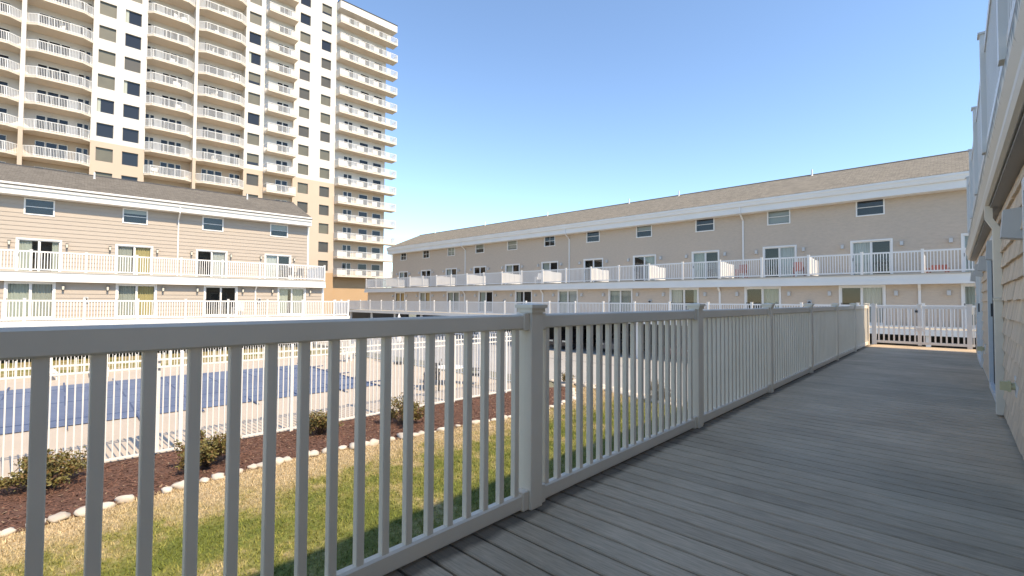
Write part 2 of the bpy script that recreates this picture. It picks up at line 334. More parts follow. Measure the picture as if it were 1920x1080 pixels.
# mulch chips
n = 26000; y = -4+rng.random(n)*20.4; a = np.array([FX(q)+.02 for q in y]); c = np.array([edge_x(q)-.02 for q in y]); x = a+(c-a)*rng.random(n)
z = np.array([gz(p, q) for p, q in zip(x, y)])+.006+rng.random(n)*.02
ang = rng.random(n)*6.283; ln = rng.uniform(.012, .04, n); wd = rng.uniform(.004, .011, n); tl = rng.uniform(-.5, .5, n)
d1 = np.column_stack([np.cos(ang)*ln, np.sin(ang)*ln, tl*ln]); d2 = np.column_stack([-np.sin(ang)*wd, np.cos(ang)*wd, rng.uniform(-.4, .4, n)*wd])
c0 = np.column_stack([x, y, z]); v = np.stack([c0-d1-d2, c0+d1-d2, c0+d1+d2, c0-d1+d2], 1).reshape(-1, 3)
fq = np.arange(4*n).reshape(-1, 4); cut = int(n*.93)
tag(obj('mulch_chips', np_mesh('mulch_chips', v[:cut*4], fq[:cut], 'mulch_chip')), 'dark brown wood chips covering the bed beside the pool fence', 'mulch', kind='stuff')
tag(obj('pale_chips', np_mesh('pale_chips', v[cut*4:], fq[:n-cut], 'mulch_pale')), 'pale dry chips and leaves scattered over the brown mulch', 'mulch', kind='stuff')

# border stones
import bmesh
from mathutils import noise as mn
def stone_mesh(k):
    bm = bmesh.new(); bmesh.ops.create_icosphere(bm, subdivisions=2, radius=1)
    off = Vector((k*3.1, k*1.7, k*.9))
    for v in bm.verts:
        d = 1+.42*mn.noise(v.co*1.2+off)+.2*mn.noise(v.co*2.9+off); v.co *= d
        v.co.z *= .62
    me = bpy.data.meshes.new('stone'); bm.to_mesh(me); bm.free(); me.materials.append(M['stone'])
    me.polygons.foreach_set('use_smooth', [True]*len(me.polygons)); return me
SM = [stone_mesh(k) for k in range(9)]
def stone(x, y, s, label, group):
    o = obj('border_stone', random.choice(SM), None, (x, y, gz(x, y)+s*.22), random.random()*6.28)
    o.scale = (s*random.uniform(.85, 1.35), s*random.uniform(.7, 1), s*random.uniform(.7, 1.05)); tag(o, label, 'stone', group)
def along(pts, step):
    out = []; acc = 0
    for (xa, ya), (xb, yb) in zip(pts, pts[1:]):
        L_ = math.hypot(xb-xa, yb-ya); t = acc
        while t < L_: out.append((xa+(xb-xa)*t/L_, ya+(yb-ya)*t/L_)); t += step*random.uniform(.8, 1.25)
        acc = t-L_
    return out
for x, y in along(edge[2:], .27):
    stone(x+random.uniform(-.05, .05), y+random.uniform(-.05, .05), random.uniform(.09, .165), 'pale rounded stone edging the brown mulch bed beside the lawn', 'stones edging the mulch bed')
for row in range(3):
    for x, y in along([(-13.6, 17.35), (-11.5, 16.95), (-9.66, 16.5), (-7.94, 15.9), (-6.4, 15.5), (-4.0, 15.2)], .42):
        stone(x+random.uniform(-.1, .1), y-.05+row*.3+random.uniform(-.1, .1), random.uniform(.12, .22), 'white rock in the loose band between lawn and driveway', 'rocks between lawn and driveway')

# shrubs
def shrub(x, y, r, h, n, label, dry=.35):
    t = thing('shrub', label, 'shrub', (x, y, gz(x, y)), 0, 'low shrubs in the mulch bed')
    rs = np.random.default_rng(int(abs(x*100+y*10))); tw = MB(); tips = []
    for k in range(34):
        a = rs.random()*6.283; e = rs.uniform(.15, 1.35); q = rs.uniform(.6, 1.1)
        tip = Vector((math.cos(a)*r*math.cos(e)*q*1.15, math.sin(a)*r*math.cos(e)*q*1.15, h*(.25+.8*math.sin(e))*q)); mid = tip*.5+Vector((0, 0, h*.08))
        tw.tube([(0, 0, 0), mid, tip], [.008, .006, .003], 4); tips.append((tip, mid))
    tw.build('stem', 'twig', t)
    for nm, m, cnt in (('foliage', 'leaf', int(n*(1-dry))), ('dry_foliage', 'leaf_dry', int(n*dry))):
        P = []
        for k in range(cnt):
            tp, md = tips[rs.integers(len(tips))]; u = rs.random()**.6; p = md.lerp(tp, u*1.05)
            P.append((p.x+rs.normal(0, .05), p.y+rs.normal(0, .05), max(.02, p.z+rs.normal(0, .04))))
        P = np.array(P); a = rs.normal(size=(cnt, 3)); a /= np.linalg.norm(a, axis=1)[:, None]; c = np.cross(a, rs.normal(size=(cnt, 3))); c /= np.linalg.norm(c, axis=1)[:, None]
        sz = rs.uniform(.014, .032, (cnt, 1)); v = np.stack([P-a*sz*1.3, P+c*sz*.6, P+a*sz*1.3, P-c*sz*.6], 1).reshape(-1, 3)
        o = obj(nm, np_mesh(nm, v, np.arange(4*cnt).reshape(-1, 4), m), t); o['kind'] = 'stuff'
shrub(-11.9, .45, .62, .60, 4300, 'widest sprawling olive shrub, nearest one at left against the pool fence', .3)
shrub(-11.1, 2.75, .56, .68, 4300, 'dense rounded olive shrub, second from the left in the mulch bed', .35)
shrub(-11.7, 5.35, .44, .6, 2600, 'small upright brownish shrub, third from the left by the fence', .4)
shrub(-11.0, 7.35, .54, .72, 3500, 'taller sparse shrub, fourth from the left in the mulch bed', .4)
shrub(-12.3, 16.5, .28, .62, 1300, 'narrow little shrub among white rocks at the far bed tip', .5)
shrub(-7.7, 15.75, .42, .8, 1900, 'thin leggy shrub growing in the rock band before the driveway', .5)
# bollard-like black post before the driveway
b = MB(); b.tube([(0, 0, 0), (0, 0, .95), (0, 0, 1.0)], [.045, .045, .03], 10); o = b.build('marker_post', 'metal_dark'); o.location = (-10.0, 17.6, gz(-10, 17.6)); tag(o, 'slim black post standing at the driveway edge behind the rocks', 'post')

# ------------------------------------------------------------------ pool, cover, fence
pt = math.atan(.045)
t = thing('pool_cover', 'blue safety cover stretched over the rectangular pool', 'pool cover', (-17.3, 0, -2.225), -pt)
b = MB(); nx, ny = 30, 90
L0, L1, Wd = -9.0, 10.05, 8.1
for j in range(ny+1):
    for i in range(nx+1):
        x = -Wd*i/nx; y = L0+(L1-L0)*j/ny; ed = min(i, nx-i)/nx*2*min(1, min(j, ny-j)/12)
        b.v.append((x, y, .014+.03*min(1, ed*4)+.006*math.sin(x*2.1+y*.7)*min(1, ed*6)))
for j in range(ny):
    for i in range(nx): k = j*(nx+1)+i; b.f.append((k, k+1, k+nx+2, k+nx+1))
b.build('cover_sheet', 'cover', t, True)
st = MB()
for y in np.arange(L0+1, L1, 1.5): st.box(-Wd-.55, .55, y-.025, y+.025, .012, .0475)
for x in np.arange(-Wd+1.3, 0, 1.5): st.box(x-.025, x+.025, L0-.55, L1+.55, .012, .0468)
st.build('webbing_strap', 'strap', t)
an = MB()
for y in np.arange(L0+1, L1, 1.5):
    for x in (-Wd-.6, .6): an.tube([(x, y, 0), (x, y, .03)], .03, 8)
an.build('anchor', 'chrome', t)

FB = -2.2
def fence_line(t, p0, p1, posts, top=0.0, pick=True, pitch=.119):
    p0 = Vector(p0); p1 = Vector(p1); L_ = (p1-p0).length; d = (p1-p0)/L_; ang = math.atan2(d.y, d.x)
    for z in (-.15, -.31, FB+.05):
        MB().bar((*(p0.xy), z+top), (*(p1.xy), z+top), .028, .04).build('rail', 'vinyl', t)
    pm = MB().box(-.035, .035, -.035, .035, FB-.05+top, .0+top).tube([(0, 0, top), (0, 0, .03+top)], [.04, .01], 8).mesh('post', 'vinyl')
    for q in posts:
        p = p0+d*q; obj('post', pm, t, (p.x, p.y, 0), ang)
    n = int(L_/pitch); km = MB().box(-.0115, .0115, -.0115, .0115, FB+.03+top, 0+top).mesh('picket', 'vinyl')
    if pick:
        for i in range(n):
            p = p0+d*(i+.5)*pitch
            obj('picket', km, t, (p.x, p.y, 0), ang)
    else:
        b = MB()
        for i in range(n):
            p = p0+d*(i+.5)*pitch; b.box(p.x-.0095, p.x+.0095, p.y-.0095, p.y+.0095, FB+.03+top, top)
        o = b.build('pickets', 'vinyl', t); o['kind'] = 'stuff'
t = thing('pool_fence', 'white metal picket fence along the mulch side of the pool', 'fence')
ys = [-6.2, -3.2, -.9, 2.05, 2.62, 5.0, 7.6, 10.2, 12.6, 14.75]
fence_line(t, (FX(-8), -8, 0), (FX(14.75), 14.75, 0), [y+8 for y in ys])
gb = MB(); yg = 2.2; xg = FX(yg)-.05
gb.box(xg-.03, xg, yg-.03, yg+.03, FB, -.02); gb.box(xg-.05, xg+.01, yg-.05, yg+.0, -1.2, -1.0); gb.build('gate_frame', 'vinyl', t)
hb = MB(); hb.tube([(xg-.02, yg-.12, -2.2), (xg-.02, yg-.1, -.35)], .02, 8); hb.tube([(xg-.02, yg-.1, -.9), (xg-.02, yg-.1, -.6)], .035, 8); hb.build('gate_latch', 'metal_dark', t)
t = thing('pool_fence', 'white metal picket fence closing the far right end of the pool terrace', 'fence')
fence_line(t, (-28.03, 14.8, 0), (FX(14.75)-.05, 14.75, 0), [0, 2.4, 4.8, 7.2, 9.6, 12, 14.4], -.12, False)
t = thing('pool_fence', 'white picket fence behind the pool in front of the far townhouses', 'fence')
fence_line(t, (-29.55, -9, 0), (-28.05, 14.75, 0), [0, 2.4, 4.8, 7.2, 9.6, 12, 14.4, 16.8, 19.2, 21.6, 23.7], -1.05, False)

# ------------------------------------------------------------------ our deck: boards, railing, gate
dk = tag(obj('deck', None), kind='structure')
pitch = .147; bm_ = MB()
bw = pitch-.013
def board_mesh(x0, x1):
    b = MB(); c = .005
    prof = [(-bw/2, -.026), (bw/2, -.026), (bw/2, -c), (bw/2-c, 0), (-bw/2+c, 0), (-bw/2, -c)]
    b.prism_x(prof, x0, x1); return b.mesh('deck_board', 'deck_board')
bmesh_ = board_mesh(-1.93, .375); y0 = 2.22-pitch/2
for k in range(-44, 102):
    y = y0+k*pitch
    if y > 17.05: break
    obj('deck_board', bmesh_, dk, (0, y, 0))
b = MB(); b.box(-1.90, -1.86, -4.5, 17.1, -.30, -.03)
for y in np.arange(-4.2, 17, .4): b.box(-1.86, .37, y-.02, y+.02, -.26, -.029)
b.build('joist', 'wood_beam', dk)
MB().box(-1.935, -1.905, -4.5, 17.14, -.27, -.027).box(-1.905, .4, 17.10, 17.13, -.27, -.03).build('fascia', 'vinyl', dk)
MB().box(-1.86, .37, -4.5, 17.1, -.34, -.31).build('shade_sheet', 'dark', dk)  # near-black sheet added below the joists, puts shade into the board gaps
pb = MB()
for y in np.arange(-4.4, 17.2, 2.4): pb.box(-1.85, -1.73, y-.06, y+.06, gz(-1.8, y)-.1, -.34)
pb.build('support_post', 'wood_beam', dk)
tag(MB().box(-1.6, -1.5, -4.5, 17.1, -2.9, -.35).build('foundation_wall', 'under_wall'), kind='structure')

RX, LEAN = -1.81, 0.0
rail = thing('deck_railing', 'long white vinyl railing with square balusters along the near grey deck', 'railing', (RX, 0, 0))
PY = [2.08+2.40193*i for i in range(-2, 7)]
pm = bevel_mesh(MB().box(-.05, .05, -.05, .05, 0, 1.14).mesh('post', 'vinyl_near'), .006)
cm = MB()
cm.box(-.068, .068, -.068, .068, 1.148, 1.168); cm.box(-.058, .058, -.058, .058, 1.122, 1.148); n0 = len(cm.v)
cm.v += [(-.064, -.064, 1.168), (.064, -.064, 1.168), (.064, .064, 1.168), (-.064, .064, 1.168), (0, 0, 1.177)]; cm.f += [(n0, n0+1, n0+4), (n0+1, n0+2, n0+4), (n0+2, n0+3, n0+4), (n0+3, n0, n0+4)]
cm = cm.mesh('post_cap', 'vinyl_near')
for y in PY:
    p = obj('post', pm, rail, (0, y, 0)); obj('post_cap', cm, p)
SL = 2.40193-.10
def rprof(w0, w1, z0, z1, r=.007):
    return [(-w0/2, z0+r), (-w0/2+r, z0), (w0/2-r, z0), (w0/2, z0+r), (w1/2, z1-r*1.4), (w1/2-r*1.4, z1), (-w1/2+r*1.4, z1), (-w1/2, z1-r*1.4)]
tm = MB(); tm.prism_x(rprof(.052, .052, 1.028, 1.112), 0, SL); tm = tm.mesh('top_rail', 'vinyl_near')
lm = MB(); lm.prism_x(rprof(.05, .05, .012, .098), 0, SL); lm = lm.mesh('bottom_rail', 'vinyl_near')
blm = bevel_mesh(MB().box(-.0175, .0175, -.0175, .0175, .09, 1.035).mesh('baluster', 'vinyl_near'), .003, 1)
km = bevel_mesh(MB().box(0, .046, -.0335, .0335, 1.020, 1.119).mesh('rail_bracket', 'vinyl_near'), .004, 1)
km2 = bevel_mesh(MB().box(0, .05, -.034, .034, .003, .110).mesh('rail_bracket', 'vinyl_near'), .004, 1)
HP = math.pi/2
for i, y in enumerate(PY[:-1]):
    ya = y+.05
    obj('top_rail', tm, rail, (0, ya, 0), HP); obj('bottom_rail', lm, rail, (0, ya, 0), HP)
    for me in (km, km2):
        obj('rail_bracket', me, rail, (0, ya, 0), HP); obj('rail_bracket', me, rail, (0, ya+SL-(.046 if me is km else .05), 0), HP)
    nb = 19; sp = .1185
    for k in range(nb): obj('baluster', blm, rail, (0, ya+SL/2+(k-(nb-1)/2)*sp, 0))
# gate at the end of the deck
GY = 17.0
gt = thing('deck_gate', 'white vinyl double gate in the sun at the end of the grey deck', 'gate', (0, GY, 0))
for x in (-1.70, -.71, .27):
    w = .05 if x != -.71 else .04
    p = MB().box(x-w, x+w, -w, w, 0 if x != -.71 else .03, 1.14).build('post', 'vinyl', gt)
    MB().box(x-w-.016, x+w+.016, -w-.016, w+.016, 1.14, 1.165).build('post_cap', 'vinyl', p)
for xa, xb in ((-1.65, -.75), (-.67, .22)):
    MB().box(xa, xb, -.022, .022, 1.035, 1.105).build('top_rail', 'vinyl', gt); MB().box(xa, xb, -.022, .022, .055, .125).build('bottom_rail', 'vinyl', gt)
    n = 8
    for k in range(n):
        x = xa+(xb-xa)*(k+.5)/n; MB().box(x-.0175, x+.0175, -.0175, .0175, .12, 1.04).build('baluster', 'vinyl', gt)
MB().box(-.78, -.64, -.06, -.041, .42, .52).build('latch', 'vinyl', gt)
MB().box(-.80, -.74, -.05, -.024, .93, .99).build('lock', 'metal_dark', gt)
MB().box(.32, .37, -.02, .02, .9, 1.08).box(.32, .37, -.02, .02, .06, .12).box(.335, .36, -.0175, .0175, .12, .9).build('end_panel', 'vinyl', gt)

# ------------------------------------------------------------------ builders for the townhouse rows
def openings_cut(x0, x1, z0, z1, ops):
    iv = [(x0, x1)]
    for (a, c, e, g) in ops:
        if g <= z0+.001 or e >= z1-.001: continue
        nv = []
        for p, q in iv:
            if c <= p or a >= q: nv.append((p, q)); continue
            if a > p: nv.append((p, a))
            if c < q: nv.append((c, q))
        iv = nv
    return iv
def siding(parent, x0, x1, z0, z1, y, course, ops, m, separate=True, name='siding_board', t0=.03, t1=.008):
    zs = [z0]
    while zs[-1] < z1-1e-6: zs.append(min(zs[-1]+course, z1))
    cuts = sorted({o[2] for o in ops if z0 < o[2] < z1} | {o[3] for o in ops if z0 < o[3] < z1})
    allb = MB()
    for za, zb in zip(zs, zs[1:]):
        b = allb
        lv = [za]+[c for c in cuts if za+.004 < c < zb-.004]+[zb]
        for p, q in zip(lv, lv[1:]):
            def th(z): return t0+(t1-t0)*(z-za)/course
            for a, c in openings_cut(x0, x1, p, q, ops):
                zz = q+(.004 if q == zb else 0)
                if separate: b = MB()
                b.hexa([(a, y-th(p), p), (c, y-th(p), p), (c, y+.03, p), (a, y+.03, p), (a, y-th(q), zz), (c, y-th(q), zz), (c, y+.03, zz), (a, y+.03, zz)])
                if separate: b.build(name, m, parent)
    if not separate:
        o = allb.build(name, m, parent); o['kind'] = 'stuff'
def ring(b, w, h, d0, d1, t):   # casing round an opening of outer size w x h, from y=d0 (front) to d1
    b.box(-w/2, w/2, d0, d1, 0, t); b.box(-w/2, w/2, d0, d1, h-t, h); b.box(-w/2, -w/2+t, d0, d1, t, h-t); b.box(w/2-t, w/2, d0, d1, t, h-t)
class Win:
    def __init__(s, w, h, grid):
        b = MB(); ring(b, w, h, -.05, .06, .07); ring(b, w-.14, h-.14, 0, 0, .001) if 0 else None
        b.box(-w/2+.07, w/2-.07, -.005, .03, h/2-.018, h/2+.018)
        if grid: b.box(-.012, .012, -.002, .02, .07, h-.07)
        s.frame = b.mesh('window', 'vinyl'); s.w = w; s.h = h
        g = MB(); g.quad((-w/2+.07, .015, .07), (w/2-.07, .015, .07), (w/2-.07, .015, h-.07), (-w/2+.07, .015, h-.07)); s.pane = g.mesh('pane', 'clear_glass')
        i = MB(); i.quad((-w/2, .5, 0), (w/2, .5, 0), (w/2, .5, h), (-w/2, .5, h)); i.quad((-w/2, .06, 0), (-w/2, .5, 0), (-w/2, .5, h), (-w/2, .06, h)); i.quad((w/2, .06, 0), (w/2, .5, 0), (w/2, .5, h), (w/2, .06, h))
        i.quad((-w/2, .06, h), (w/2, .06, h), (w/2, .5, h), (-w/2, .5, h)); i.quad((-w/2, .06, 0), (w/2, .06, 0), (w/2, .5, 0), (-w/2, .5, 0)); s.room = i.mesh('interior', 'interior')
        s.bl = {}
    def blind(s, m, frac):
        k = (m, round(frac, 2))
        if k not in s.bl:
            w, h = s.w, s.h; b = MB(); b.box(-w/2+.07, w/2-.07, .10, .11, h-.07-(h-.14)*frac, h-.07); s.bl[k] = b.mesh('blind', m)
        return s.bl[k]
    def place(s, parent, x, y, z, bl=None, rz=0):
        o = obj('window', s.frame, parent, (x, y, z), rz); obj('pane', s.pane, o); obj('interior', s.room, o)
        if bl: obj('blind', s.blind(*bl), o)
        return o
class Door:
    def __init__(s, w, h):
        s.w = w; s.h = h; c = .085
        b = MB(); ring(b, w, h, -.055, .06, c); s.frame = b.mesh('sliding_door', 'vinyl')
        lw = (w-2*c)/2
        def leaf(sg):
            q = MB(); xc = sg*lw/2; d = .0 if sg < 0 else .03
            for a in (xc-lw/2, xc+lw/2-.055): q.box(a, a+.055, d, d+.028, c, h-c)
            q.box(xc-lw/2+.055, xc+lw/2-.055, d, d+.028, c, c+.08); q.box(xc-lw/2+.055, xc+lw/2-.055, d, d+.028, h-c-.055, h-c); return q.mesh('sash', 'vinyl')
        s.leaf = [leaf(-1), leaf(1)]
        def pane(sg):
            xc = sg*lw/2; d = .014 if sg < 0 else .044
            return MB().quad((xc-lw/2+.05, d, c+.07), (xc+lw/2-.05, d, c+.07), (xc+lw/2-.05, d, h-c-.05), (xc-lw/2+.05, d, h-c-.05)).mesh('pane', 'clear_glass')
        s.pane = [pane(-1), pane(1)]
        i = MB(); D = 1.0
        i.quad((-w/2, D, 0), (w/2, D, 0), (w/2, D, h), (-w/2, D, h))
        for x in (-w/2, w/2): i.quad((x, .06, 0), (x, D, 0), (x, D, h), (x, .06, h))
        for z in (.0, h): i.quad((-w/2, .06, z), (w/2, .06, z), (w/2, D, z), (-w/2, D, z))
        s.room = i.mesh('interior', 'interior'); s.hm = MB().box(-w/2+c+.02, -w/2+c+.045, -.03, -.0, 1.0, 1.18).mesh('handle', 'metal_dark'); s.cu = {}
        s.lw = lw; s.c = c
    def curtain(s, side, m, a=0, e=1):
        k = (side, m, a, e)
        if k not in s.cu:
            x0 = (-s.lw if side < 0 else 0)+.03; b = MB(); n = 40; xa = x0+(s.lw-.06)*a; xb = x0+(s.lw-.06)*e
            for i in range(n+1):
                u = i/n; x = xa+(xb-xa)*u; yy = .16+.022*math.sin(x*52+side)+.01*math.sin(x*23)
                b.v += [(x, yy, s.c+.02), (x, yy, s.h-s.c)]
            for i in range(n): b.f.append((2*i, 2*i+2, 2*i+3, 2*i+1))
            s.cu[k] = b.mesh('curtain', m, True)
        return s.cu[k]
    def place(s, parent, x, y, z, left=None, right=None):
        o = obj('sliding_door', s.frame, parent, (x, y, z))
        for i in (0, 1): obj('sash', s.leaf[i], o); obj('pane', s.pane[i], o)
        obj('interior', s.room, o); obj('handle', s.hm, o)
        for sd_, c_ in ((-1, left), (1, right)):
            if c_:
                c_ = (c_,) if isinstance(c_, str) else c_
                obj('curtain', s.curtain(sd_, *c_), o)
        return o
RAILM = {}
def white_rail(parent, pts, z, hgt=1.12, posts=None, nm='railing', skip_posts=()):
    """rail along a polyline of (x,y): mesh of rails + posts + balusters, as one part with sub-parts"""
    r = MB()
    for a, c in zip(pts, pts[1:]):
        r.bar((a[0], a[1], z+hgt-.045), (c[0], c[1], z+hgt-.045), .055, .08); r.bar((a[0], a[1], z+.10), (c[0], c[1], z+.10), .045, .07)
    o = r.build(nm, 'vinyl', parent)
    if 'post' not in RAILM:
        RAILM['post'] = MB().box(-.055, .055, -.055, .055, 0, 1.17).box(-.07, .07, -.07, .07, 1.17, 1.19).mesh('post', 'vinyl')
    for p in pts: obj('post', RAILM['post'], o, (p[0], p[1], z))
    bl = MB()
    for a, c in zip(pts, pts[1:]):
        L_ = math.hypot(c[0]-a[0], c[1]-a[1]); n = max(1, int(round((L_-.1)/.12))-1)
        for k in range(n):
            u = (.055+(L_-.11)*(k+1)/(n+1))/L_; x = a[0]+(c[0]-a[0])*u; y = a[1]+(c[1]-a[1])*u
            bl.box(x-.019, x+.019, y-.019, y+.019, z+.10, z+hgt-.07)
    q = bl.build('balusters', 'vinyl', o); q['kind'] = 'stuff'; return o
def gable_roof(parent, x0, x1, ye, ze, yr, zr, yb, m, th=.16):
    b = MB(); n = len(b.v)
    sl = (zr-ze)/(yr-ye)
    b.prism_x([(ye, ze), (yr, zr), (yr, zr-th), (ye, ze-th)], x0, x1)
    o = b.build('roof', m, parent)
    b2 = MB(); b2.prism_x([(yr, zr), (yb, ze), (yb, ze-th), (yr, zr-th)], x0, x1); b2.build('roof', m, parent)
    cp = MB(); cp.prism_x([(yr-.16, zr-.16*sl+.012), (yr, zr+.045), (yr+.16, zr-.16*sl+.012), (yr, zr-.005)], x0, x1); cp.build('ridge_cap', 'asphalt', o)
    return o
def gutter(parent, x0, x1, y, z, m='paint_white', h=.40, d=.13):
    """K-style gutter, front lip at y-d, hung in front of fascia plane y"""
    prof = [(y, z), (y-d*.55, z), (y-d*.72, z+h*.30), (y-d*.72, z+h*.42), (y-d, z+h*.72), (y-d, z+h), (y-d+.012, z+h), (y-d+.012, z+h*.74), (y-d*.62, z+h*.44), (y-.012, z+h*.44), (y, z+h)]
    return MB().prism_x(prof, x0, x1).build('gutter', m, parent)
def downspout(parent, x, y_top, y_wall, z_top, z_bot, m='vinyl', w=.075, d=.06, dz=.45):
    b = MB()
    yw = y_wall-d/2-.02
    b.bar((x, y_top, z_top), (x, y_top, z_top-.12), w, d) if abs(y_top-yw) < .02 else None
    pts = [(x, y_top, z_top), (x, y_top, z_top-dz), (x, yw, z_top-dz-.42 if dz > .2 else z_top-.3), (x, yw, z_bot)]
    for a, c in zip(pts, pts[1:]): b.bar(a, c, w, d) if abs(a[1]-c[1]) > .01 else b.box(x-w/2, x+w/2, a[1]-d/2, a[1]+d/2, min(a[2], c[2])-.01, max(a[2], c[2])+.01)
    for z in np.arange(z_bot+.4, z_top-.7, 1.6): b.box(x-w/2-.012, x+w/2+.012, yw-d/2-.006, y_wall, z, z+.025)
    return b.build('downspout', m, parent)
def lamp_carriage():
    b = MB(); b.box(-.05, .05, -.03, 0, .08, .30); b.prism_z([(math.cos(a)*.075, -.11+math.sin(a)*.075) for a in lin(0, 5.5, 8)], .27, .31); b.prism_z([(math.cos(a)*.05, -.11+math.sin(a)*.05) for a in lin(0, 5.5, 8)], -.02, .05); b.box(-.012, .012, -.11, 0, .0, .03)
    g = MB(); g.tube([(0, -.11, .05), (0, -.11, .27)], [.045, .065], 8); return b.mesh('wall_lamp', 'metal_dark'), g.mesh('lamp_glass', 'lamp_glass')
LC = lamp_carriage()
def lamp_box():
    b = MB(); b.box(-.075, .075, -.02, 0, .0, .26); b.hexa([(-.07, -.15, .02), (.07, -.15, .02), (.07, -.02, .0), (-.07, -.02, .0), (-.07, -.13, .25), (.07, -.13, .25), (.07, -.02, .26), (-.07, -.02, .26)]); return b.mesh('wall_lamp', 'lamp_box')
LB = lamp_box()
def vent_pipe(parent, x, y, z): 
    MB().tube([(x, y, z-.15), (x, y, z+.42)], .05, 8).tube([(x, y, z-.12), (x, y, z+.02)], [.14, .06], 8).build('vent_pipe', 'vinyl', parent)

def utility(parent, x, y, z):
    o = MB().box(x-.11, x+.11, y-.09, y, z, z+.32).build('utility_box', 'lamp_box', parent)
    MB().tube([(x, y-.09, z+.2), (x, y-.15, z+.2)], .075, 10).build('meter', 'metal_dark', o); MB().tube([(x+.03, y-.03, z), (x+.03, y-.03, .02)], .018, 6).build('conduit', 'lamp_box', o)

def underdeck(parent, x0, x1, gzv, fr, step=4.8, off=0, back=6.0):
    MB().box(x0, x1, fr+.04, 0, -.22, -.12).build('deck_joists', 'wood_beam', parent)
    for x in np.arange(x0+off, x1, step): MB().box(x-.09, x+.09, fr+.10, fr+.28, gzv-.2, -.2).build('support_post', 'vinyl', parent)
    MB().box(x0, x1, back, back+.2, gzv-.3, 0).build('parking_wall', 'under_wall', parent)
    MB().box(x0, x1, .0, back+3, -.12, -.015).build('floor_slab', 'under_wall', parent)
    for x in np.arange(x0+off+2.2, x1, step): MB().box(x-.12, x+.12, 2.9, 3.15, gzv-.2, -.12).build('column', 'under_wall', parent)

# ---- row A, across the pool (faces the sun)
aA = math.atan(.0759); A = thing('townhouse_row', 'sunlit beige lap-sided three storey townhouses with brown roof across the pool', 'townhouses', (-36.9, 0, 0), math.pi/2-aA)
AX0, AX1 = -17.4, 16.42
dU, dL, wn = Door(1.98, 2.12), Door(1.98, 2.10), Win(1.33, 1.0, False)
cu = [.62, 5.13, 9.56, 14.08]; cu = [cu[0]-4.48*k for k in (4, 3, 2, 1)]+cu
cl = [.52, 5.08, 9.55, 14.10]; cl = [cl[0]-4.5*k for k in (4, 3, 2, 1)]+cl
cw = [.58, 5.12, 9.59, 14.12]; cw = [cw[0]-4.48*k for k in (4, 3, 2, 1)]+cw
YU = 3.5
opsU = [(x-.98, x+.98, 2.66, 4.77) for x in cu]+[(x-.655, x+.655, 6.21, 7.19) for x in cw]
siding(A, AX0, AX1-.1, 2.66, 7.30, YU, .2578, opsU, 'sidingA', t0=.036)
opsL = [(x-.98, x+.98, 0, 2.09) for x in cl]
siding(A, AX0, AX1-.1, 0.0, 2.16, 0, .24, opsL, 'sidingA', t0=.036)
MB().box(AX1-.1, AX1+.03, YU-.045, YU+.1, 2.66, 7.3).box(AX1-.13, AX1+.03, -.045, .1, 0, 2.16).build('corner_trim', 'vinyl', A)
cD = [('curtain_pale', None), ('blind_grey', None), ('curtain_yellow', 'curtain_yellow'), ('curtain_pale', 'curtain_white')]*1
dataU = [(None, 'curtain_white'), ('curtain_pale', None), ('blind_grey', 'curtain_white'), (None, 'curtain_pale'), (('curtain_pale', 0, .66), ('curtain_pale', .62, 1)), (('blind_grey', 0, .9), 'curtain_yellow'), (None, 'curtain_white'), ('curtain_white', None)]
dataL = [('curtain_pale', None), (None, None), (None, 'curtain_white'), ('curtain_pale', None), ('curtain_pale', 'blind_grey'), ('blind_grey', 'curtain_yellow'), (None, None), (('curtain_pale', 0, .75), 'blind_grey')]
for x, d in zip(cu, dataU): dU.place(A, x, YU, 2.66, *d)
for x, d in zip(cl, dataL): dL.place(A, x, 0, 0.0, *d)
for i, x in enumerate(cw): wn.place(A, x, YU, 6.2, (None, ('curtain_pale', .5), None, None, None, ('blind_grey', .3), None, ('blind_grey', .45))[i])
for x in cu:
    for sx_ in (-1.25, 1.22): o = obj('wall_lamp', LC[0], A, (x+sx_, YU-.03, 4.28)); obj('lamp_glass', LC[1], o)
for x in cl:
    for sx_ in (-1.35, 1.3): o = obj('wall_lamp', LC[0], A, (x+sx_, -.03, 1.62)); obj('lamp_glass', LC[1], o)
gr_ = gable_roof(A, AX0, AX1, 2.66, 7.90, 7.5, 9.87, 12.3, 'roofA')
MB().box(AX0, AX1, 2.80, 2.84, 7.25, 7.60).box(AX0, AX1, 2.84, YU+.05, 7.24, 7.28).build('fascia', 'paint_white', A)
gutter(A, AX0, AX1-.02, 2.80, 7.58, h=.34, d=.15)
b = MB(); n = 0
for xg_ in (AX1-.05, AX0): b.prism_x([(2.84, 7.25), (2.84, 7.72), (7.5, 9.72), (12.2, 7.72), (12.2, 7.25)], xg_, xg_+.05)
b.build('gable_wall', 'sidingA', A)
MB().box(AX0, AX0+.1, YU+.03, 11.6, 0, 7.25).box(AX1-.1, AX1, YU+.03, 11.6, 0, 7.25).box(AX0, AX1, 11.5, 11.6, 0, 7.3).box(AX1-.1, AX1, .03, YU, 0, 2.1).box(AX0, AX0+.1, .03, YU, 0, 2.1).build('end_wall', 'sidingA', A)
for x in (3.03, 12.5, -6.5): vent_pipe(A, x, 6.6, 9.5)
downspout(A, 7.5, 2.765, YU, 7.62, 2.68); downspout(A, 11.65, -.30, 0, 2.12, .02, w=.09, dz=.05)
o = MB().box(AX0, AX1+.02, -.36, YU, 2.13, 2.60).box(AX0, AX1+.02, -.42, -.36, 2.10, 2.34).build('upper_deck', 'paint_white', A)
MB().box(AX0, AX1+.02, -.40, YU-.03, 2.60, 2.66).build('deck_floor', 'stain_tan', o)
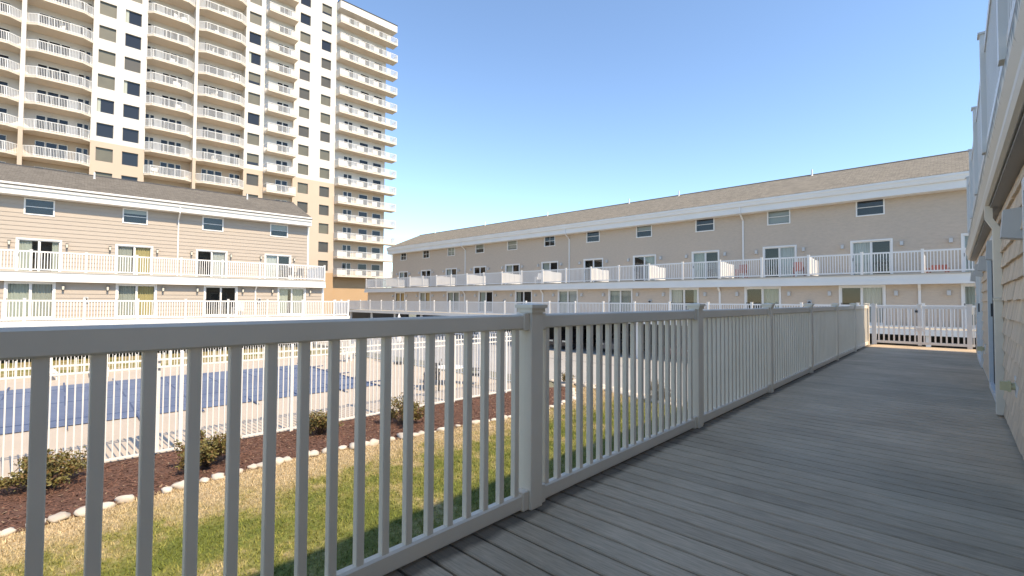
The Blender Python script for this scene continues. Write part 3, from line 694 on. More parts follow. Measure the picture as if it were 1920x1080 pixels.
xs = [-17.3, -14.95, -12.7, -10.45, -8.2, -6.0, -3.8, -1.7, .52, 2.75, 5.04, 7.26, 9.55, 11.84, 14.06, 16.38]
white_rail(A, [(x, -.26) for x in xs]+[(16.38, 1.6), (16.38, 3.42)], 2.66)
MB().box(AX0, 17.45, -2.55, 0, -.12, -.028).box(AX0, 17.45, -2.6, -2.55, -.30, .0).build('lower_deck', 'paint_white', A)
MB().box(AX0, 17.45, -2.55, -.03, -.028, .0).build('deck_floor', 'stain_tan', A)
xs = [-17.3, -15.1, -12.9, -10.7, -8.5, -6.25, -4.0, -1.77, .48, 2.73, 5.0, 7.26, 9.51, 11.8, 14.06, 16.3, 17.36]
white_rail(A, [(x, -2.47) for x in xs]+[(17.36, -1.2), (17.36, 0)], 0.0, 1.10)
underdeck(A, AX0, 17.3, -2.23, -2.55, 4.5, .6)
for x in (2.78, -6.2, 11.9): utility(A, x, -.03, .95)

# ---- row B, behind (in its own shade), with partitions on the upper deck
B = thing('townhouse_row', 'long shaded taupe townhouses with tan roof and white decks at the back', 'townhouses', (0, 30.8, 0), math.atan(.00393))
BX0, BX1 = -54.0, 9.2; c0 = [-3.5-4.79*i for i in range(-2, 11)]; l0 = [-3.58-4.805*i for i in range(-2, 10)]
dUb, dLb, wb = Door(1.98, 2.22), Door(2.0, 2.12), Win(1.36, 1.04, False); wbg = Win(1.30, 1.04, True)
opsU = [(x-.98, x+.98, 2.66, 4.87) for x in c0]+[(x-.64, x+.64, 6.3, 7.30) for x in c0]
opsL = [(x-.99, x+.99, 0, 2.11) for x in l0]
siding(B, BX0, BX1, 2.66, 7.32, YU, .2, opsU, 'sidingB', False, t0=.018, t1=.006)
siding(B, BX0, BX1, 0.0, 2.16, 0, .2, opsL, 'sidingB', False, t0=.018, t1=.006)
kinds = [(None, 'curtain_white'), ('curtain_white', None), ('curtain_white', None), (None, 'curtain_white'), ('curtain_pale', None), (None, 'curtain_pale'), (None, None), ('curtain_pale', None), ('curtain_pale', None), (None, None), ('curtain_white', None), (None, None), ('curtain_pale', None)]
kindl = [(None, 'curtain_white'), ('curtain_pale', None), (None, 'curtain_white'), (None, 'curtain_pale'), (('curtain_white', 0, .8), ('curtain_pale', .65, 1)), ('curtain_pale', 'blind_grey'), ('curtain_pale', 'curtain_white'), (('blind_grey', 0, .5), None), ('curtain_pale', None), ('curtain_pale', 'blind_grey'), ('curtain_pale', 'curtain_tan'), ('curtain_tan', 'curtain_tan')]
for i, x in enumerate(c0):
    dUb.place(B, x, YU, 2.66, *kinds[i])
    (wbg if i in (7, 10, 11, 12) else wb).place(B, x-.02, YU, 6.29, (None, ('blind_grey', .5), None, ('blind_grey', .95), None, ('blind_grey', .45), None, None, ('blind_grey', .9), ('blind_grey', .6), ('curtain_pale', .9), None, None)[i])
    for sx_ in (-1.38, 1.38): obj('wall_lamp', LB, B, (x+sx_, YU-.03, 4.42))
for i, x in enumerate(l0):
    dLb.place(B, x, 0, 0, *kindl[i])
    for sx_ in (-1.42, 1.42): obj('wall_lamp', LB, B, (x+sx_, -.03, 1.55))
gable_roof(B, BX0-.2, BX1, 2.68, 8.02, 8.0, 10.28, 13.3, 'roofB')
MB().box(BX0-.2, BX1, 2.82, 2.86, 7.20, 7.66).box(BX0-.2, BX1, 2.86, YU+.05, 7.19, 7.23).build('fascia', 'paint_white', B)
gutter(B, BX0-.2, BX1, 2.82, 7.62, h=.38, d=.16)
b = MB()
for xg_ in (BX0-.2, BX1-.05): b.prism_x([(2.86, 7.25), (2.86, 7.85), (8.0, 10.1), (13.1, 7.85), (13.1, 7.25)], xg_, xg_+.05)
b.build('gable_wall', 'sidingB', B)
MB().box(BX0, BX0+.1, YU+.03, 12.4, 0, 7.25).box(BX1-.1, BX1, YU+.03, 12.4, 0, 7.25).box(BX0, BX1, 12.3, 12.4, 0, 7.3).box(BX0, BX0+.1, .03, YU, 0, 2.1).box(BX1-.1, BX1, .03, YU, 0, 2.1).build('end_wall', 'sidingB', B)
for x in (-50.5, -40.8, -31.2, -21.6, -16.9, -7.2, 2.2): vent_pipe(B, x, 7.8, 10.2)
for x in (-10.5, -25.2, -39.4): downspout(B, x, 2.775, YU, 7.66, 2.68, w=.09)
for x in (-1.26, -10.85, -25.4, -35.4): downspout(B, x, -.30, 0, 2.12, .02, w=.11, dz=.05)
o = MB().box(BX0-.2, BX1, -.38, YU, 2.16, 2.60).box(BX0-.2, BX1, -.44, -.38, 2.12, 2.34).build('upper_deck', 'paint_white', B)
MB().box(BX0-.2, BX1, -.42, YU-.03, 2.60, 2.66).build('deck_floor', 'stain_tan', o)
xs = [-53.9]+[-1.12-2.405*k for k in range(21, -5, -1)]
white_rail(B, [(-53.9, 3.4)]+[(x, -.33) for x in xs], 2.66, 1.13)
pm_ = MB(); prof = [(-.25, .1), (2.2, .1), (2.2, 1.02), (1.2, 1.02), (.3, 1.12), (-.25, 1.12)]
pm_.prism_x(prof, -.022, .022)
for k in range(14): pm_.box(.022, .032, -.2+k*.17, -.12+k*.17, .12, 1.0)
pm_ = pm_.mesh('partition', 'vinyl')
for x in [-1.12-4.81*k for k in range(-2, 11)]: obj('partition', pm_, B, (x, 0, 2.66))
MB().box(BX0-.2, BX1, -2.62, 0, -.12, -.028).box(BX0-.2, BX1, -2.66, -2.62, -.28, .0).build('lower_deck', 'paint_white', B)
MB().box(BX0-.2, BX1, -2.62, -.03, -.028, .0).build('deck_floor', 'stain_tan', B)
xs = [-54.0, -51.3]+[-1.05-2.403*k for k in range(20, -5, -1)]
white_rail(B, [(-54.0, 0)]+[(x, -2.54) for x in xs], 0.0, 1.10)
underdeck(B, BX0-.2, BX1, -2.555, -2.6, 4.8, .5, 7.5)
for x in (-5.95, -29.9, 3.6, -15.6): utility(B, x, -.03, .98)

tag(MB().box(-74, -54.25, 36.6, 36.9, -2.7, -.05).build('shade_backing_wall', 'under_wall'), 'dark backing added for the under-deck shade beyond the far end of the back townhouses', 'wall')  # added dark wall, carries the under-deck shade on past the row's end
# ---- our own row at the right: shake wall, upper deck over it
C = thing('townhouse_row', 'near shake-sided building at right edge with white gutter and overhead deck', 'townhouses', (.39, 0, 0), -math.pi/2)
# local x = -Y, local y = X-.39
CX0, CX1 = -15.95, 9.0
dC = Door(1.98, 2.0); dcx = [-3.6, -8.4, -13.2, 1.2, 6.0]
opsC = [(x-.98, x+.98, 0, 1.99) for x in dcx]
for x, d in zip(dcx, [(None, None), (None, None), ('curtain_pale', None), (None, None), (None, None)]): dC.place(C, x, 0, .01, *d)
# shakes, one by one where they show, in 0.17 m courses
course = .17; zi = 0; rs = random.Random(3); far = MB(); nsh = 0
SH = {}
def shake_mesh(w):
    k = round(w, 2)
    if k not in SH:
        b = MB(); g_ = .004; b.hexa([(g_, -.034, 0), (k-g_, -.034, 0), (k-g_, 0, 0), (g_, 0, 0), (g_, -.008, course+.012), (k-g_, -.008, course+.012), (k-g_, 0, course+.012), (g_, 0, course+.012)])
        n = max(1, int(k/.075))
        SH[k] = b.mesh('shake', 'shake')
    return SH[k]
z = .03
while z < 2.2:
    x = CX0
    while x < CX1:
        w = rs.choice((.11, .14, .17, .2, .24)); w = min(w, CX1-x)
        if w < .04: break
        seg = openings_cut(x, x+w, z+.02, z+course-.02, opsC)
        hh = min(course, 2.2-z)
        for a, c in seg:
            if c-a < .03: continue
            near = -9.0 < a < -4.3
            if near and hh > .15 and nsh < 300:
                obj('shake', shake_mesh(c-a), C, (a, -.002, z+rs.uniform(-.006, .006))); nsh += 1
            else:
                zj = z+rs.uniform(-.005, .005)
                far.hexa([(a+.003, -.034, zj), (c-.003, -.034, zj), (c-.003, -.002, zj), (a+.003, -.002, zj), (a+.003, -.009, zj+hh+.01), (c-.003, -.009, zj+hh+.01), (c-.003, -.002, zj+hh+.01), (a+.003, -.002, zj+hh+.01)])
        x += w
    z += course
o = far.build('shakes', 'shake', C); o['kind'] = 'stuff'
bk = MB()
for a, c in openings_cut(CX0, CX1, .1, 1.9, opsC): bk.box(a, c, 0, .1, -.3, 2.0)
bk.box(CX0, CX1, 0, .1, 2.0, 2.3); bk.build('wall_sheathing', 'dark', C)
MB().box(CX0-.02, CX0+.07, -.03, .1, 0, 2.22).build('corner_trim', 'vinyl', C)
kb = MB()
for a, c in openings_cut(-15.85, -9.5, .0, .05, []): kb.box(a, c, -.03, -.021, .004, .05)
kb.build('kick_board', 'vinyl', C)
# slab, soffit, gutter
o = MB().box(CX0, CX1, -.075, YU, 2.24, 2.60).build('upper_deck', 'paint_white', C)
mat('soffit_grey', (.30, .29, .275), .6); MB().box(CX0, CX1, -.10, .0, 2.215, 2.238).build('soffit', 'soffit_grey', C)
prof = [(-.075, 2.26), (-.115, 2.235), (-.14, 2.245), (-.152, 2.29), (-.152, 2.33), (-.178, 2.40), (-.182, 2.455), (-.17, 2.455), (-.165, 2.40), (-.14, 2.35), (-.09, 2.35), (-.075, 2.455)]
MB().prism_x(prof, CX0, CX1).build('gutter', 'gutter_old', C)
MB().box(CX0, CX1, -.115, -.075, 2.46, 2.60).build('fascia', 'stain_tan', C)
MB().box(CX0, CX1, -.15, YU-.03, 2.612, 2.66).build('deck_floor', 'stain_tan', o)
white_rail(C, [(-1.7-2.4*k, -.12) for k in range(5, -5, -1)], 2.66, 1.07)
for x in (-8.4, -3.6):
    MB().box(x-.90, x-.02, -.012, -.006, .09, 1.92).build('screen_door', 'dark', C)
# downspout with ribs
dsx = -7.18; b = MB(); yw = -.052
def ribbed(b, x, y, z0, z1, w=.088, d=.062):
    k = []; n = 5
    pts = [(x-w/2, y+d/2), (x-w/2, y-d/2)]
    for i in range(n):
        xa = x-w/2+w*(i+.2)/n; xb = x-w/2+w*(i+.8)/n; pts += [(xa, y-d/2), (xa+.003, y-d/2-.005), (xb-.003, y-d/2-.005), (xb, y-d/2)]
    pts += [(x+w/2, y-d/2), (x+w/2, y+d/2)]
    b.prism_z(pts, z0, z1)
ribbed(b, dsx, yw, .02, 1.98)
b.hexa([(dsx-.044, yw-.031, 1.98), (dsx+.044, yw-.031, 1.98), (dsx+.044, yw+.031, 1.98), (dsx-.044, yw+.031, 1.98), (dsx-.044, yw-.09, 2.10), (dsx+.044, yw-.09, 2.10), (dsx+.044, yw-.03, 2.10), (dsx-.044, yw-.03, 2.10)])
b.hexa([(dsx-.044, yw-.09, 2.10), (dsx+.044, yw-.09, 2.10), (dsx+.044, yw-.03, 2.10), (dsx-.044, yw-.03, 2.10), (dsx-.044, yw-.09, 2.25), (dsx+.044, yw-.09, 2.25), (dsx+.044, yw-.03, 2.25), (dsx-.044, yw-.03, 2.25)])
o = b.build('downspout', 'vinyl_near', C)
MB().box(dsx-.05, dsx+.05, yw-.04, yw+.05, 1.22, 1.25).build('strap', 'chrome', o)
for x in (-5.08, -7.45, -9.85, -11.75, -14.55, -2.2):
    obj('wall_lamp', LB, C, (x, -.02, 1.665)).scale = (.95, .76, .88)
for x, z in ((-5.72, .50), (-11.3, .42)):
    o = MB().box(x-.06, x+.06, -.035, -.015, z-.085, z+.085).build('outlet_plate', 'vinyl', C)
    MB().tube([(x, -.03, z), (x, -.065, z)], .03, 10).box(x-.038, x+.038, -.08, -.06, z-.044, z+.044).box(x-.03, x+.03, -.125, -.08, z-.036, z+.036).build('pipe_fitting', 'pipe_yellow', o)
# upper storey and roof (they shade the deck)
dUc = [-3.6, -8.4, -13.2, 1.2, 6.0]; opsU = [(x-.98, x+.98, 2.66, 4.87) for x in dUc]
siding(C, CX0, CX1, 2.66, 7.3, YU, .2, opsU, 'sidingB', False, t0=.018, t1=.006)
for x in dUc: dUb.place(C, x, YU, 2.66, None, 'curtain_white')
gable_roof(C, CX0, CX1, 2.66, 7.98, 8.0, 10.28, 13.3, 'roofB')
MB().box(CX0, CX1, 2.80, 2.84, 7.20, 7.66).box(CX0, CX1, 2.84, YU+.05, 7.19, 7.23).build('fascia', 'paint_white', C)
gutter(C, CX0, CX1, 2.80, 7.62, h=.36, d=.15)
b = MB()
for xg_ in (CX0, CX1-.05): b.prism_x([(2.84, 7.2), (2.84, 7.85), (8.0, 10.1), (13.1, 7.85), (13.1, 7.2)], xg_, xg_+.05)
b.box(CX0, CX0+.1, YU+.03, 12.4, -2.6, 7.2).box(CX1-.1, CX1, YU+.03, 12.4, -2.6, 7.2).box(CX0, CX1, 12.3, 12.4, -2.6, 7.3).box(CX0, CX0+.1, .1, YU, -2.6, 2.2); b.build('end_wall', 'sidingB', C)
for k in range(6): vent_pipe(C, -15+4.8*k, 6.8, 9.9)

# ------------------------------------------------------------------ the tower
T = thing('apartment_tower', 'tall white and peach balconied apartment tower rising behind the townhouses', 'tower', (-72.893, 0, 0), -math.atan(.038))
# local x outwards, local y along the facade (s), z up
TOP = 50.81; NF = 16
WT = [TOP-2.9*k for k in range(NF)]          # window heads, floor = head - 2.27
WT = [z for z in WT if z > 7]
SEG = [(-2.6, 5.4, 'tower_orange'), (5.4, 19.6, 'tower_peach'), (19.6, 53.5, 'concrete_tower')]
def facade(x, s0, s1, cols, depth, mats=None, zmax=53.5, wtop=0, zt=None, ops_h=1.6):
    for i, (za, zb, m) in enumerate(SEG):
        zb = min(zb, zmax); b = MB()
        ss = sorted({s0, s1, *[c for q in cols for c in q]}); zs = {za, zb}
        rows = [(z-ops_h+wtop, z+wtop) for z in WT if za < z-ops_h+wtop and z+wtop < zb]
        for q in rows: zs |= set(q)
        zs = sorted(zs)
        for a, c in zip(ss, ss[1:]):
            isc = any(abs(a-q[0]) < 1e-6 for q in cols)
            for p, q in zip(zs, zs[1:]):
                if isc and any(abs(p-r[0]) < 1e-6 for r in rows):
                    b.quad((x, a, p), (x-depth, a, p), (x-depth, a, q), (x, a, q)); b.quad((x, c, q), (x-depth, c, q), (x-depth, c, p), (x, c, p))
                    b.quad((x, a, q), (x-depth, a, q), (x-depth, c, q), (x, c, q)); b.quad((x, c, p), (x-depth, c, p), (x-depth, a, p), (x, a, p)); continue
                b.quad((x, a, p), (x, c, p), (x, c, q), (x, a, q))
        b.build('wall', (mats or {}).get(m, m), T)
def cheeks(s, x0, x1):
    for za, zb, m in SEG: MB().box(x0, x1, s-.1, s+.1, za, zb).build('side_wall', m, T)
wf = MB(); WW, WH = 1.54, 1.6
wf.box(-.24, -.18, -WW/2, WW/2, 0, .05).box(-.24, -.18, -WW/2, WW/2, WH-.05, WH).box(-.24, -.18, -WW/2, -WW/2+.05, .05, WH-.05).box(-.24, -.18, WW/2-.05, WW/2, .05, WH-.05); wf = wf.mesh('window', 'win_frame')
def tq(m, z0, z1, y0=-WW/2+.05, y1=WW/2-.05, x=-.215): return MB().quad((x, y0, z0), (x, y1, z0), (x, y1, z1), (x, y0, z1)).mesh('pane', m)
P_ = dict(d=tq('glass_blue', .05, WH-.05), b=tq('blind', .05, WH-.05), k=tq('blind_dark', .05, WH-.05), hb=tq('blind', .45, WH-.05), hd=tq('glass_blue', .05, .45), cl=tq('curtain_pale', .05, WH-.05, -WW/2+.05, -WW/2+.33, -.212), lamp=None)
rw = random.Random(5)
PAT = {0: 'bbbbbbdddbbb', 1: 'bbbcbcccdbbb'}
def wcol(s, seq):
    for i, z in enumerate(WT):
        o = obj('window', wf, T, (0, s, z-WH)); k = seq[i % len(seq)]
        if k == 'h': obj('pane', P_['hb'], o); obj('pane', P_['hd'], o)
        elif k == 'c': obj('pane', P_['d'], o); obj('curtain', P_['cl'], o)
        else: obj('pane', P_[k], o)
# strips of wall with windows, left to right
facade(0, 5.5, 10.4, [(5.95, 7.49), (8.32, 9.86)], .25); wcol(6.72, 'bbbbbbbbbcdbbbb'); wcol(9.09, 'bbbdbcdkcdddddbb')
facade(0, 21.45, 23.95, [(21.82, 23.36)], .25); wcol(22.59, 'ddbbdchbdbhkbbbb')
facade(0, 28.05, 34.4, [(28.76, 30.30), (32.03, 33.57)], .25); wcol(29.53, 'kddbkkkbkbbbkbb'); wcol(32.8, 'khhdkkbbkbbkkbkk')
facade(0, -11.5, -6.0, [(-10.9, -9.36), (-8.4, -6.86)], .25); wcol(-10.13, 'bkbdbbk'); wcol(-7.63, 'bdbkbb')
for s in (5.55, 10.35, 21.5, 23.9, 28.1, 34.35, -6.05): cheeks(s, -2.6, -.003)
# piers between paired bays
for s in (-.12, 15.55):
    for za, zb, m in SEG: MB().box(-2.5, .35, s-.18, s+.18, za, zb).build('pier', m, T)
bw_ = {'concrete_tower': 'tower_shade_wall'}
def door_mesh(parts, h=2.15):
    fr, gl = MB(), MB()
    for a, c in parts:
        fr.box(0, .05, a, c, h-.06, h).box(0, .05, a, a+.05, 0, h-.06).box(0, .05, c-.05, c, 0, h-.06); gl.quad((.02, a+.05, .02), (.02, c-.05, .02), (.02, c-.05, h-.06), (.02, a+.05, h-.06))
    return fr.mesh('balcony_door', 'vinyl'), gl.mesh('pane', 'glass_dark'), gl.mesh('pane', 'glass_blue')
def balcony(poly_front, xb, solid=None, pitch=.125, h=1.02):
    """poly_front: [(s,n)...] left to right along the outer edge; slab runs back to n=xb"""
    plan = [(n, s) for s, n in poly_front]+[(xb, poly_front[-1][0]), (xb, poly_front[0][0])]
    sl = MB().prism_z(plan, -.22, 0).mesh('balcony', 'balc_slab')
    r = MB(); pn = []
    for (s0, n0), (s1, n1) in zip(poly_front, poly_front[1:]):
        d = math.hypot(s1-s0, n1-n0); ux, uy = (n1-n0)/d, (s1-s0)/d; off = .06
        a = (n0-off, s0, 0); c = (n1-off, s1, 0)
        r.bar((a[0], a[1], h), (c[0], c[1], h), .06, .06); r.bar((a[0], a[1], .1), (c[0], c[1], .1), .05, .05)
        k = int(d/pitch)
        for i in range(k+1):
            u = i/k; s_ = s0+(s1-s0)*u; n_ = n0+(n1-n0)*u-off; so_ = solid and any(p <= s_ <= q for p, q in solid) 
            big = i % 10 == 0; w = .03 if big else .016
            if not so_: r.box(n_-w, n_+w, s_-w, s_+w, 0, h)
        if solid:
            for p, q in solid:
                p = max(p, min(s0, s1)); q = min(q, max(s0, s1))
                if q-p > .05 and abs(s1-s0) > .05:
                    na = n0+(n1-n0)*(p-s0)/(s1-s0)-off; nb_ = n0+(n1-n0)*(q-s0)/(s1-s0)-off; pn.append(MB().bar((na, p, h*.47), (nb_, q, h*.47), .07, h*.82).mesh('parapet_panel', 'concrete_tower'))
    return sl, r.mesh('railing', 'vinyl'), pn
mat('balc_slab', (.68, .595, .50), .85, (.62, .545, .46), .4, .6)
BAYS = [
 # s0, s1, back n, front polyline, doors, solid
 (0.06, 5.5, -1.45, [(.06, .1), (.95, 0.75), (4.6, 0.8), (5.46, .15)], [(.95, 1.75), (1.8, 2.75), (2.8, 3.6)], [(4.3, 4.85), (4.9, 5.35)], None),
 (-6.0, -.3, -1.45, [(-5.96, .12), (-5.1, 0.8), (-1.2, 0.75), (-.32, .1)], [(-3.9, -3.1), (-3.05, -2.1), (-2.05, -1.2)], [(-5.7, -5.2), (-5.1, -4.6)], None),
 (10.4, 15.37, -1.45, [(10.42, .12), (11.0, 0.72), (14.5, 0.75), (15.36, .1)], [(12.2, 12.95), (13.0, 13.75), (13.8, 14.4)], [(10.55, 11.0), (11.05, 11.5)], None),
 (15.73, 21.45, -1.45, [(15.74, .1), (16.6, 0.75), (20.6, 0.8), (21.43, .15)], [(16.7, 17.3), (17.35, 18.2), (18.25, 19.1)], [(20.0, 20.6), (20.65, 21.3)], None),
 (23.95, 28.05, -.3, [(23.98, .0), (24.0, 1.5), (27.98, 1.5), (28.0, .0)], [(25.7, 26.5), (26.55, 27.35)], [], [(23.9, 25.35), (26.95, 28.1)]),
 (34.4, 43.4, -.35, [(34.42, .1), (34.5, 1.3), (44.7, 1.3), (44.75, -.3)], [(36.0, 36.7), (36.75, 37.45)], [(38.7, 40.25), (41.15, 42.7)], [(34.4, 35.9), (37.5, 38.7), (40.25, 41.15), (42.7, 43.3)]),
]
for bi, (s0, s1, nb, front, d1, d2, solid) in enumerate(BAYS):
    wall_m = 'tower_shade_wall'; zmax = 49 if bi == 5 else 53.5
    for za, zb, m in SEG: MB().box(nb-.3, nb, s0, s1, za, min(zb, zmax)).build('bay_wall', wall_m if m == 'concrete_tower' else m, T)
    sl, rl, pn = balcony(front, nb, solid)
    dm1 = door_mesh(d1); dm2 = door_mesh(d2) if d2 else None
    for k, z in enumerate(WT):
        fl = z-2.27
        if bi == 5 and z > 48.5: continue
        o = obj('balcony', sl, T, (0, 0, fl)); obj('railing', rl, o)
        for q in pn: obj('parapet_panel', q, o)
        for dm in (dm1, dm2):
            if dm: q = obj('balcony_door', dm[0], T, (nb, 0, fl)); obj('pane', dm[1 if k < 11 else 2], q)
bc = MB(); bc.box(-.25, .25, -.25, .25, .38, .44).box(-.25, -.2, -.25, .25, .44, .95)
for x in (-.22, .22):
    for y in (-.22, .22): bc.box(x-.03, x+.03, y-.03, y+.03, 0, .62)
bc = bc.mesh('balcony_chair', 'white_chair'); rc = random.Random(21)
aT = math.atan(.038)
for k in range(34):
    s0, s1, nb, front, d1, d2, solid = BAYS[rc.choice((0, 2, 3, 3, 4, 5))]; z = rc.choice(WT[1:13])-2.27
    ly = rc.uniform(s0+1.0, s1-1.0); lx = rc.uniform(-.5, .25)
    o = obj('balcony_chair', bc, None, (-72.893+lx*math.cos(aT)+ly*math.sin(aT), -lx*math.sin(aT)+ly*math.cos(aT), z+.005), rc.uniform(-2, 2))
    tag(o, 'small white chair behind a balcony railing of the tall tower', 'chair', 'chairs on the tower balconies')
# right wing roof slab and end, tower roof
MB().box(-8, 1.25, 34.42, 44.6, 47.75, 48.9).build('parapet', 'concrete_tower', T)
MB().box(-9, 1.3, 34.4, 44.65, 48.92, 49.05).build('roof_edge', 'asphalt', T)
for za, zb, m in SEG: MB().box(-14, -.36, 43.3, 43.4, za, min(zb, 48.9)).build('end_wall', m, T)
MB().box(-16, -2.7, -11.5, 34.4, 53.3, 53.6).box(-16, -15.8, -11.5, 43.4, -2.6, 53.3).box(-15.8, -2.5, -11.5, -11.3, -2.6, 53.3).build('back_wall', 'concrete_tower', T)
# glazed corner of the base
o = MB().box(-.3, -.2, 40.6, 40.75, -2.6, 4.75).box(-.3, -.2, 42.9, 43.05, -2.6, 4.75).box(-.3, -.2, 40.75, 42.9, 4.6, 4.75).box(-.3, -.2, 40.75, 42.9, 3.2, 3.3).box(-.3, -.2, 40.75, 42.9, 1.6, 1.7).box(-.3, -.2, 40.75, 42.9, .2, .3).box(-.3, -.2, 41.8, 41.9, -2.6, 4.6).build('storefront', 'vinyl', T)
MB().quad((-.26, 40.75, -2.6), (-.26, 42.9, -2.6), (-.26, 42.9, 4.6), (-.26, 40.75, 4.6)).build('pane', 'glass_dark', o)

# ------------------------------------------------------------------ furniture on the far decks and by the pool
def patio_chair(m):
    t = obj('patio_chair', None)
    b = MB()
    for i in range(5): b.box(-.25+i*.1, -.16+i*.1, -.24, .24, .40, .42)
    b.build('seat', m, t); b = MB()
    for i in range(5): b.hexa([(-.25+i*.1, .22, .42), (-.16+i*.1, .22, .42), (-.16+i*.1, .245, .42), (-.25+i*.1, .245, .42), (-.25+i*.1, .36, .98), (-.16+i*.1, .36, .98), (-.16+i*.1, .385, .98), (-.25+i*.1, .385, .98)])
    b.build('backrest', m, t)
    for sx_ in (-.27, .27):
        MB().box(sx_-.035, sx_+.035, -.28, .28, .62, .645).build('armrest', m, t)
        for y in (-.24, .24): MB().box(sx_-.025, sx_+.025, y-.025, y+.025, 0, .62).build('leg', m, t)
    return t
protos = {}
def chair(m, loc, rz, label, group=None, par=None):
    if m not in protos: o = protos[m] = patio_chair(m)
    else: o = copy_tree(protos[m])
    o.location = loc; o.rotation_euler = (0, 0, rz); tag(o, label, 'chair', group); return o
chair('red_chair', (-10.0, 32.2, 2.66), 0, 'red slatted chair beside the downspout on the back upper deck')
chair('red_chair', (-6.75, 32.2, 2.66), .3, 'red slatted chair just left of a white partition on the upper deck')
chair('red_chair', (-.6, 32.0, 2.66), -.2, 'rightmost low red seat behind the back upper deck railing').scale = (1.3, 1, .5)
chair('white_chair', (-26.6, 31.6, 2.66), .4, 'white slatted chair on the back upper deck railing gap')
chair('white_chair', (-25.7, 31.7, 2.66), -.3, 'right-hand white chair of the pair on the back upper deck')
chair('dark_sling', (-37.6, 15.2, 2.66), -1.4, 'dark chair at the right end of the sunlit upper deck')
chair('dark_sling', (-37.4, 14.5, 2.66), -1.8, 'dark chair second from the end of the sunlit upper deck')
chair('white_chair', (-35.2, 10.3, 0.0), -1.5, 'white chair by the dark doorway on the sunlit lower deck')
chair('dark_sling', (-14.6, 11.0, -2.235), .9, 'dark chair nearest the shrubs at the right end of the pool terrace')
chair('dark_sling', (-15.9, 12.0, -2.24), -.6, 'dark chair beside the white pool table on its far side')
chair('dark_sling', (-14.3, 13.0, -2.25), 2.2, 'dark chair in the fence corner of the pool terrace')
chair('white_chair', (-24.6, 12.6, -2.24), -.9, 'white chair at the far corner of the pool terrace')
chair('white_chair', (-25.7, 13.6, -2.25), -1.3, 'white chair against the far end fence by the pool')
t = thing('patio_table', 'round white table among dark chairs at the pool terrace end', 'table', (-15.0, 12.2, -2.24))
MB().prism_z([(math.cos(a)*.6, math.sin(a)*.6) for a in lin(0, 6.02, 24)], .70, .73).build('table_top', 'white_chair', t)
for a in (0.8, 2.37, 3.94, 5.5): MB().bar((math.cos(a)*.5, math.sin(a)*.5, 0), (math.cos(a)*.35, math.sin(a)*.35, .7), .03, .03).build('leg', 'white_chair', t)
def lounger():
    t = obj('pool_lounger', None); b = MB()
    b.box(-.31, -.27, -.95, .95, .32, .36).box(.27, .31, -.95, .95, .32, .36).box(-.27, .27, -.95, -.91, .32, .36); b.build('frame', 'white_chair', t)
    b = MB()
    for i in range(14): b.box(-.27, .27, -.88+i*.09, -.81+i*.09, .35, .362)
    for i in range(8): b.hexa([(-.27, .40+i*.06, .37+i*.075), (.27, .40+i*.06, .37+i*.075), (.27, .41+i*.06, .36+i*.075), (-.27, .41+i*.06, .36+i*.075), (-.27, .44+i*.06, .43+i*.075), (.27, .44+i*.06, .43+i*.075), (.27, .45+i*.06, .42+i*.075), (-.27, .45+i*.06, .42+i*.075)])
    b.build('strap_seat', 'white_chair', t)
    for x in (-.29, .29):
        for y in (-.75, .75): MB().box(x-.02, x+.02, y-.02, y+.02, 0, .32).build('leg', 'white_chair', t)
    return t
lp = lounger()
for i, (x, y, rz, lb) in enumerate([(-28.0, -1.0, 1.5, 'leftmost white strap lounger against the far pool fence'), (-28.0, .9, 1.62, 'second white strap lounger from the left along the far fence'), (-27.8, 2.6, 1.5, 'right-hand white lounger of the three behind the pool')]):
    o = lp if i == 0 else copy_tree(lp); o.location = (x, y, gz(x, y)); o.rotation_euler = (0, 0, rz); tag(o, lb, 'lounger', 'loungers along the far pool fence')
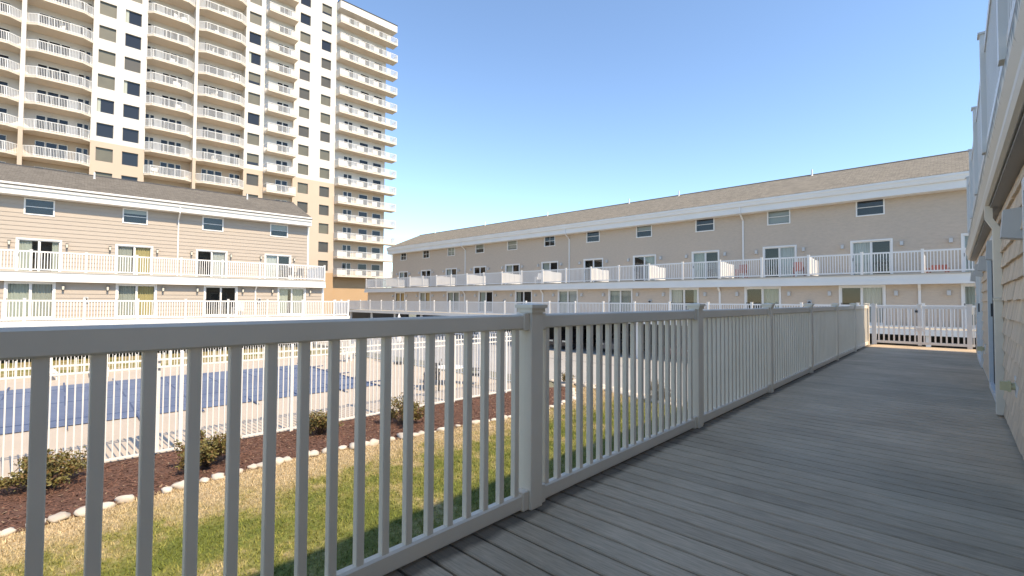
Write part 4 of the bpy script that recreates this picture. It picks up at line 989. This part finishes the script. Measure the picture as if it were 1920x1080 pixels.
t = thing('patio_umbrella', 'closed white patio umbrella standing beyond the pool terrace end', 'umbrella', (-22.1, 14.4, -2.26))
MB().tube([(0, 0, 0), (0, 0, 2.72)], .02, 8).build('pole', 'vinyl', t); MB().tube([(0, 0, 1.2), (0, 0, 1.7), (0, 0, 2.4), (0, 0, 2.7)], [.14, .16, .12, .02], 10).build('canopy', 'canvas', t); MB().tube([(0, 0, 0), (0, 0, .08)], .25, 12).build('base', 'metal_dark', t)

# cars parked under the back deck
def car(x, y, rz, m, label):
    t = thing('parked_car', label, 'car', (x, y, -2.57), rz, 'cars parked under the back townhouses')
    prof = [(-2.2, .35), (-2.2, .75), (-1.9, .88), (-1.0, .95), (-.45, 1.42), (.9, 1.46), (1.7, 1.0), (2.15, .92), (2.2, .4)]
    b = MB(); n = len(prof)
    for w, k in ((-.86, 1), (.86, 1)): b.v += [(w*(1 if z < 1.0 else .82), y_, z) for y_, z in prof]
    for i in range(n): b.f.append((i, (i+1) % n, n+(i+1) % n, n+i))
    b.f += [tuple(range(n)), tuple(reversed(range(n, 2*n)))]; b.build('body', m, t)
    g = MB(); g.quad((-.66, -.98, .99), (.66, -.98, .99), (.6, -.5, 1.39), (-.6, -.5, 1.39))
    for s_ in (-1, 1): g.quad((s_*.80, -.85, 1.0), (s_*.80, 1.4, 1.05), (s_*.73, .9, 1.38), (s_*.73, -.4, 1.36))
    g.build('window', 'glass_dark', t)
    for yy in (-1.35, 1.35):
        for s_ in (-.8, .8):
            w = MB().tube([(s_-.1, yy, .33), (s_+.1, yy, .33)], .33, 16).build('wheel', 'rubber', t); MB().tube([(s_-.105, yy, .33), (s_+.105, yy, .33)], .2, 12).build('rim', 'chrome', w)
    for s_ in (-.62, .62): MB().box(s_-.17, s_+.17, -2.215, -2.19, .62, .74).build('headlight', 'lamp_glass', t)
car(-22.4, 31.0, 0.02, 'car_black', 'black car parked under the back deck left of the others')
car(-18.0, 31.4, -.02, 'car_grey', 'dark grey car parked under the middle of the back deck')
car(-12.9, 31.2, 0, 'car_red', 'dark red car parked under the back deck on the right')
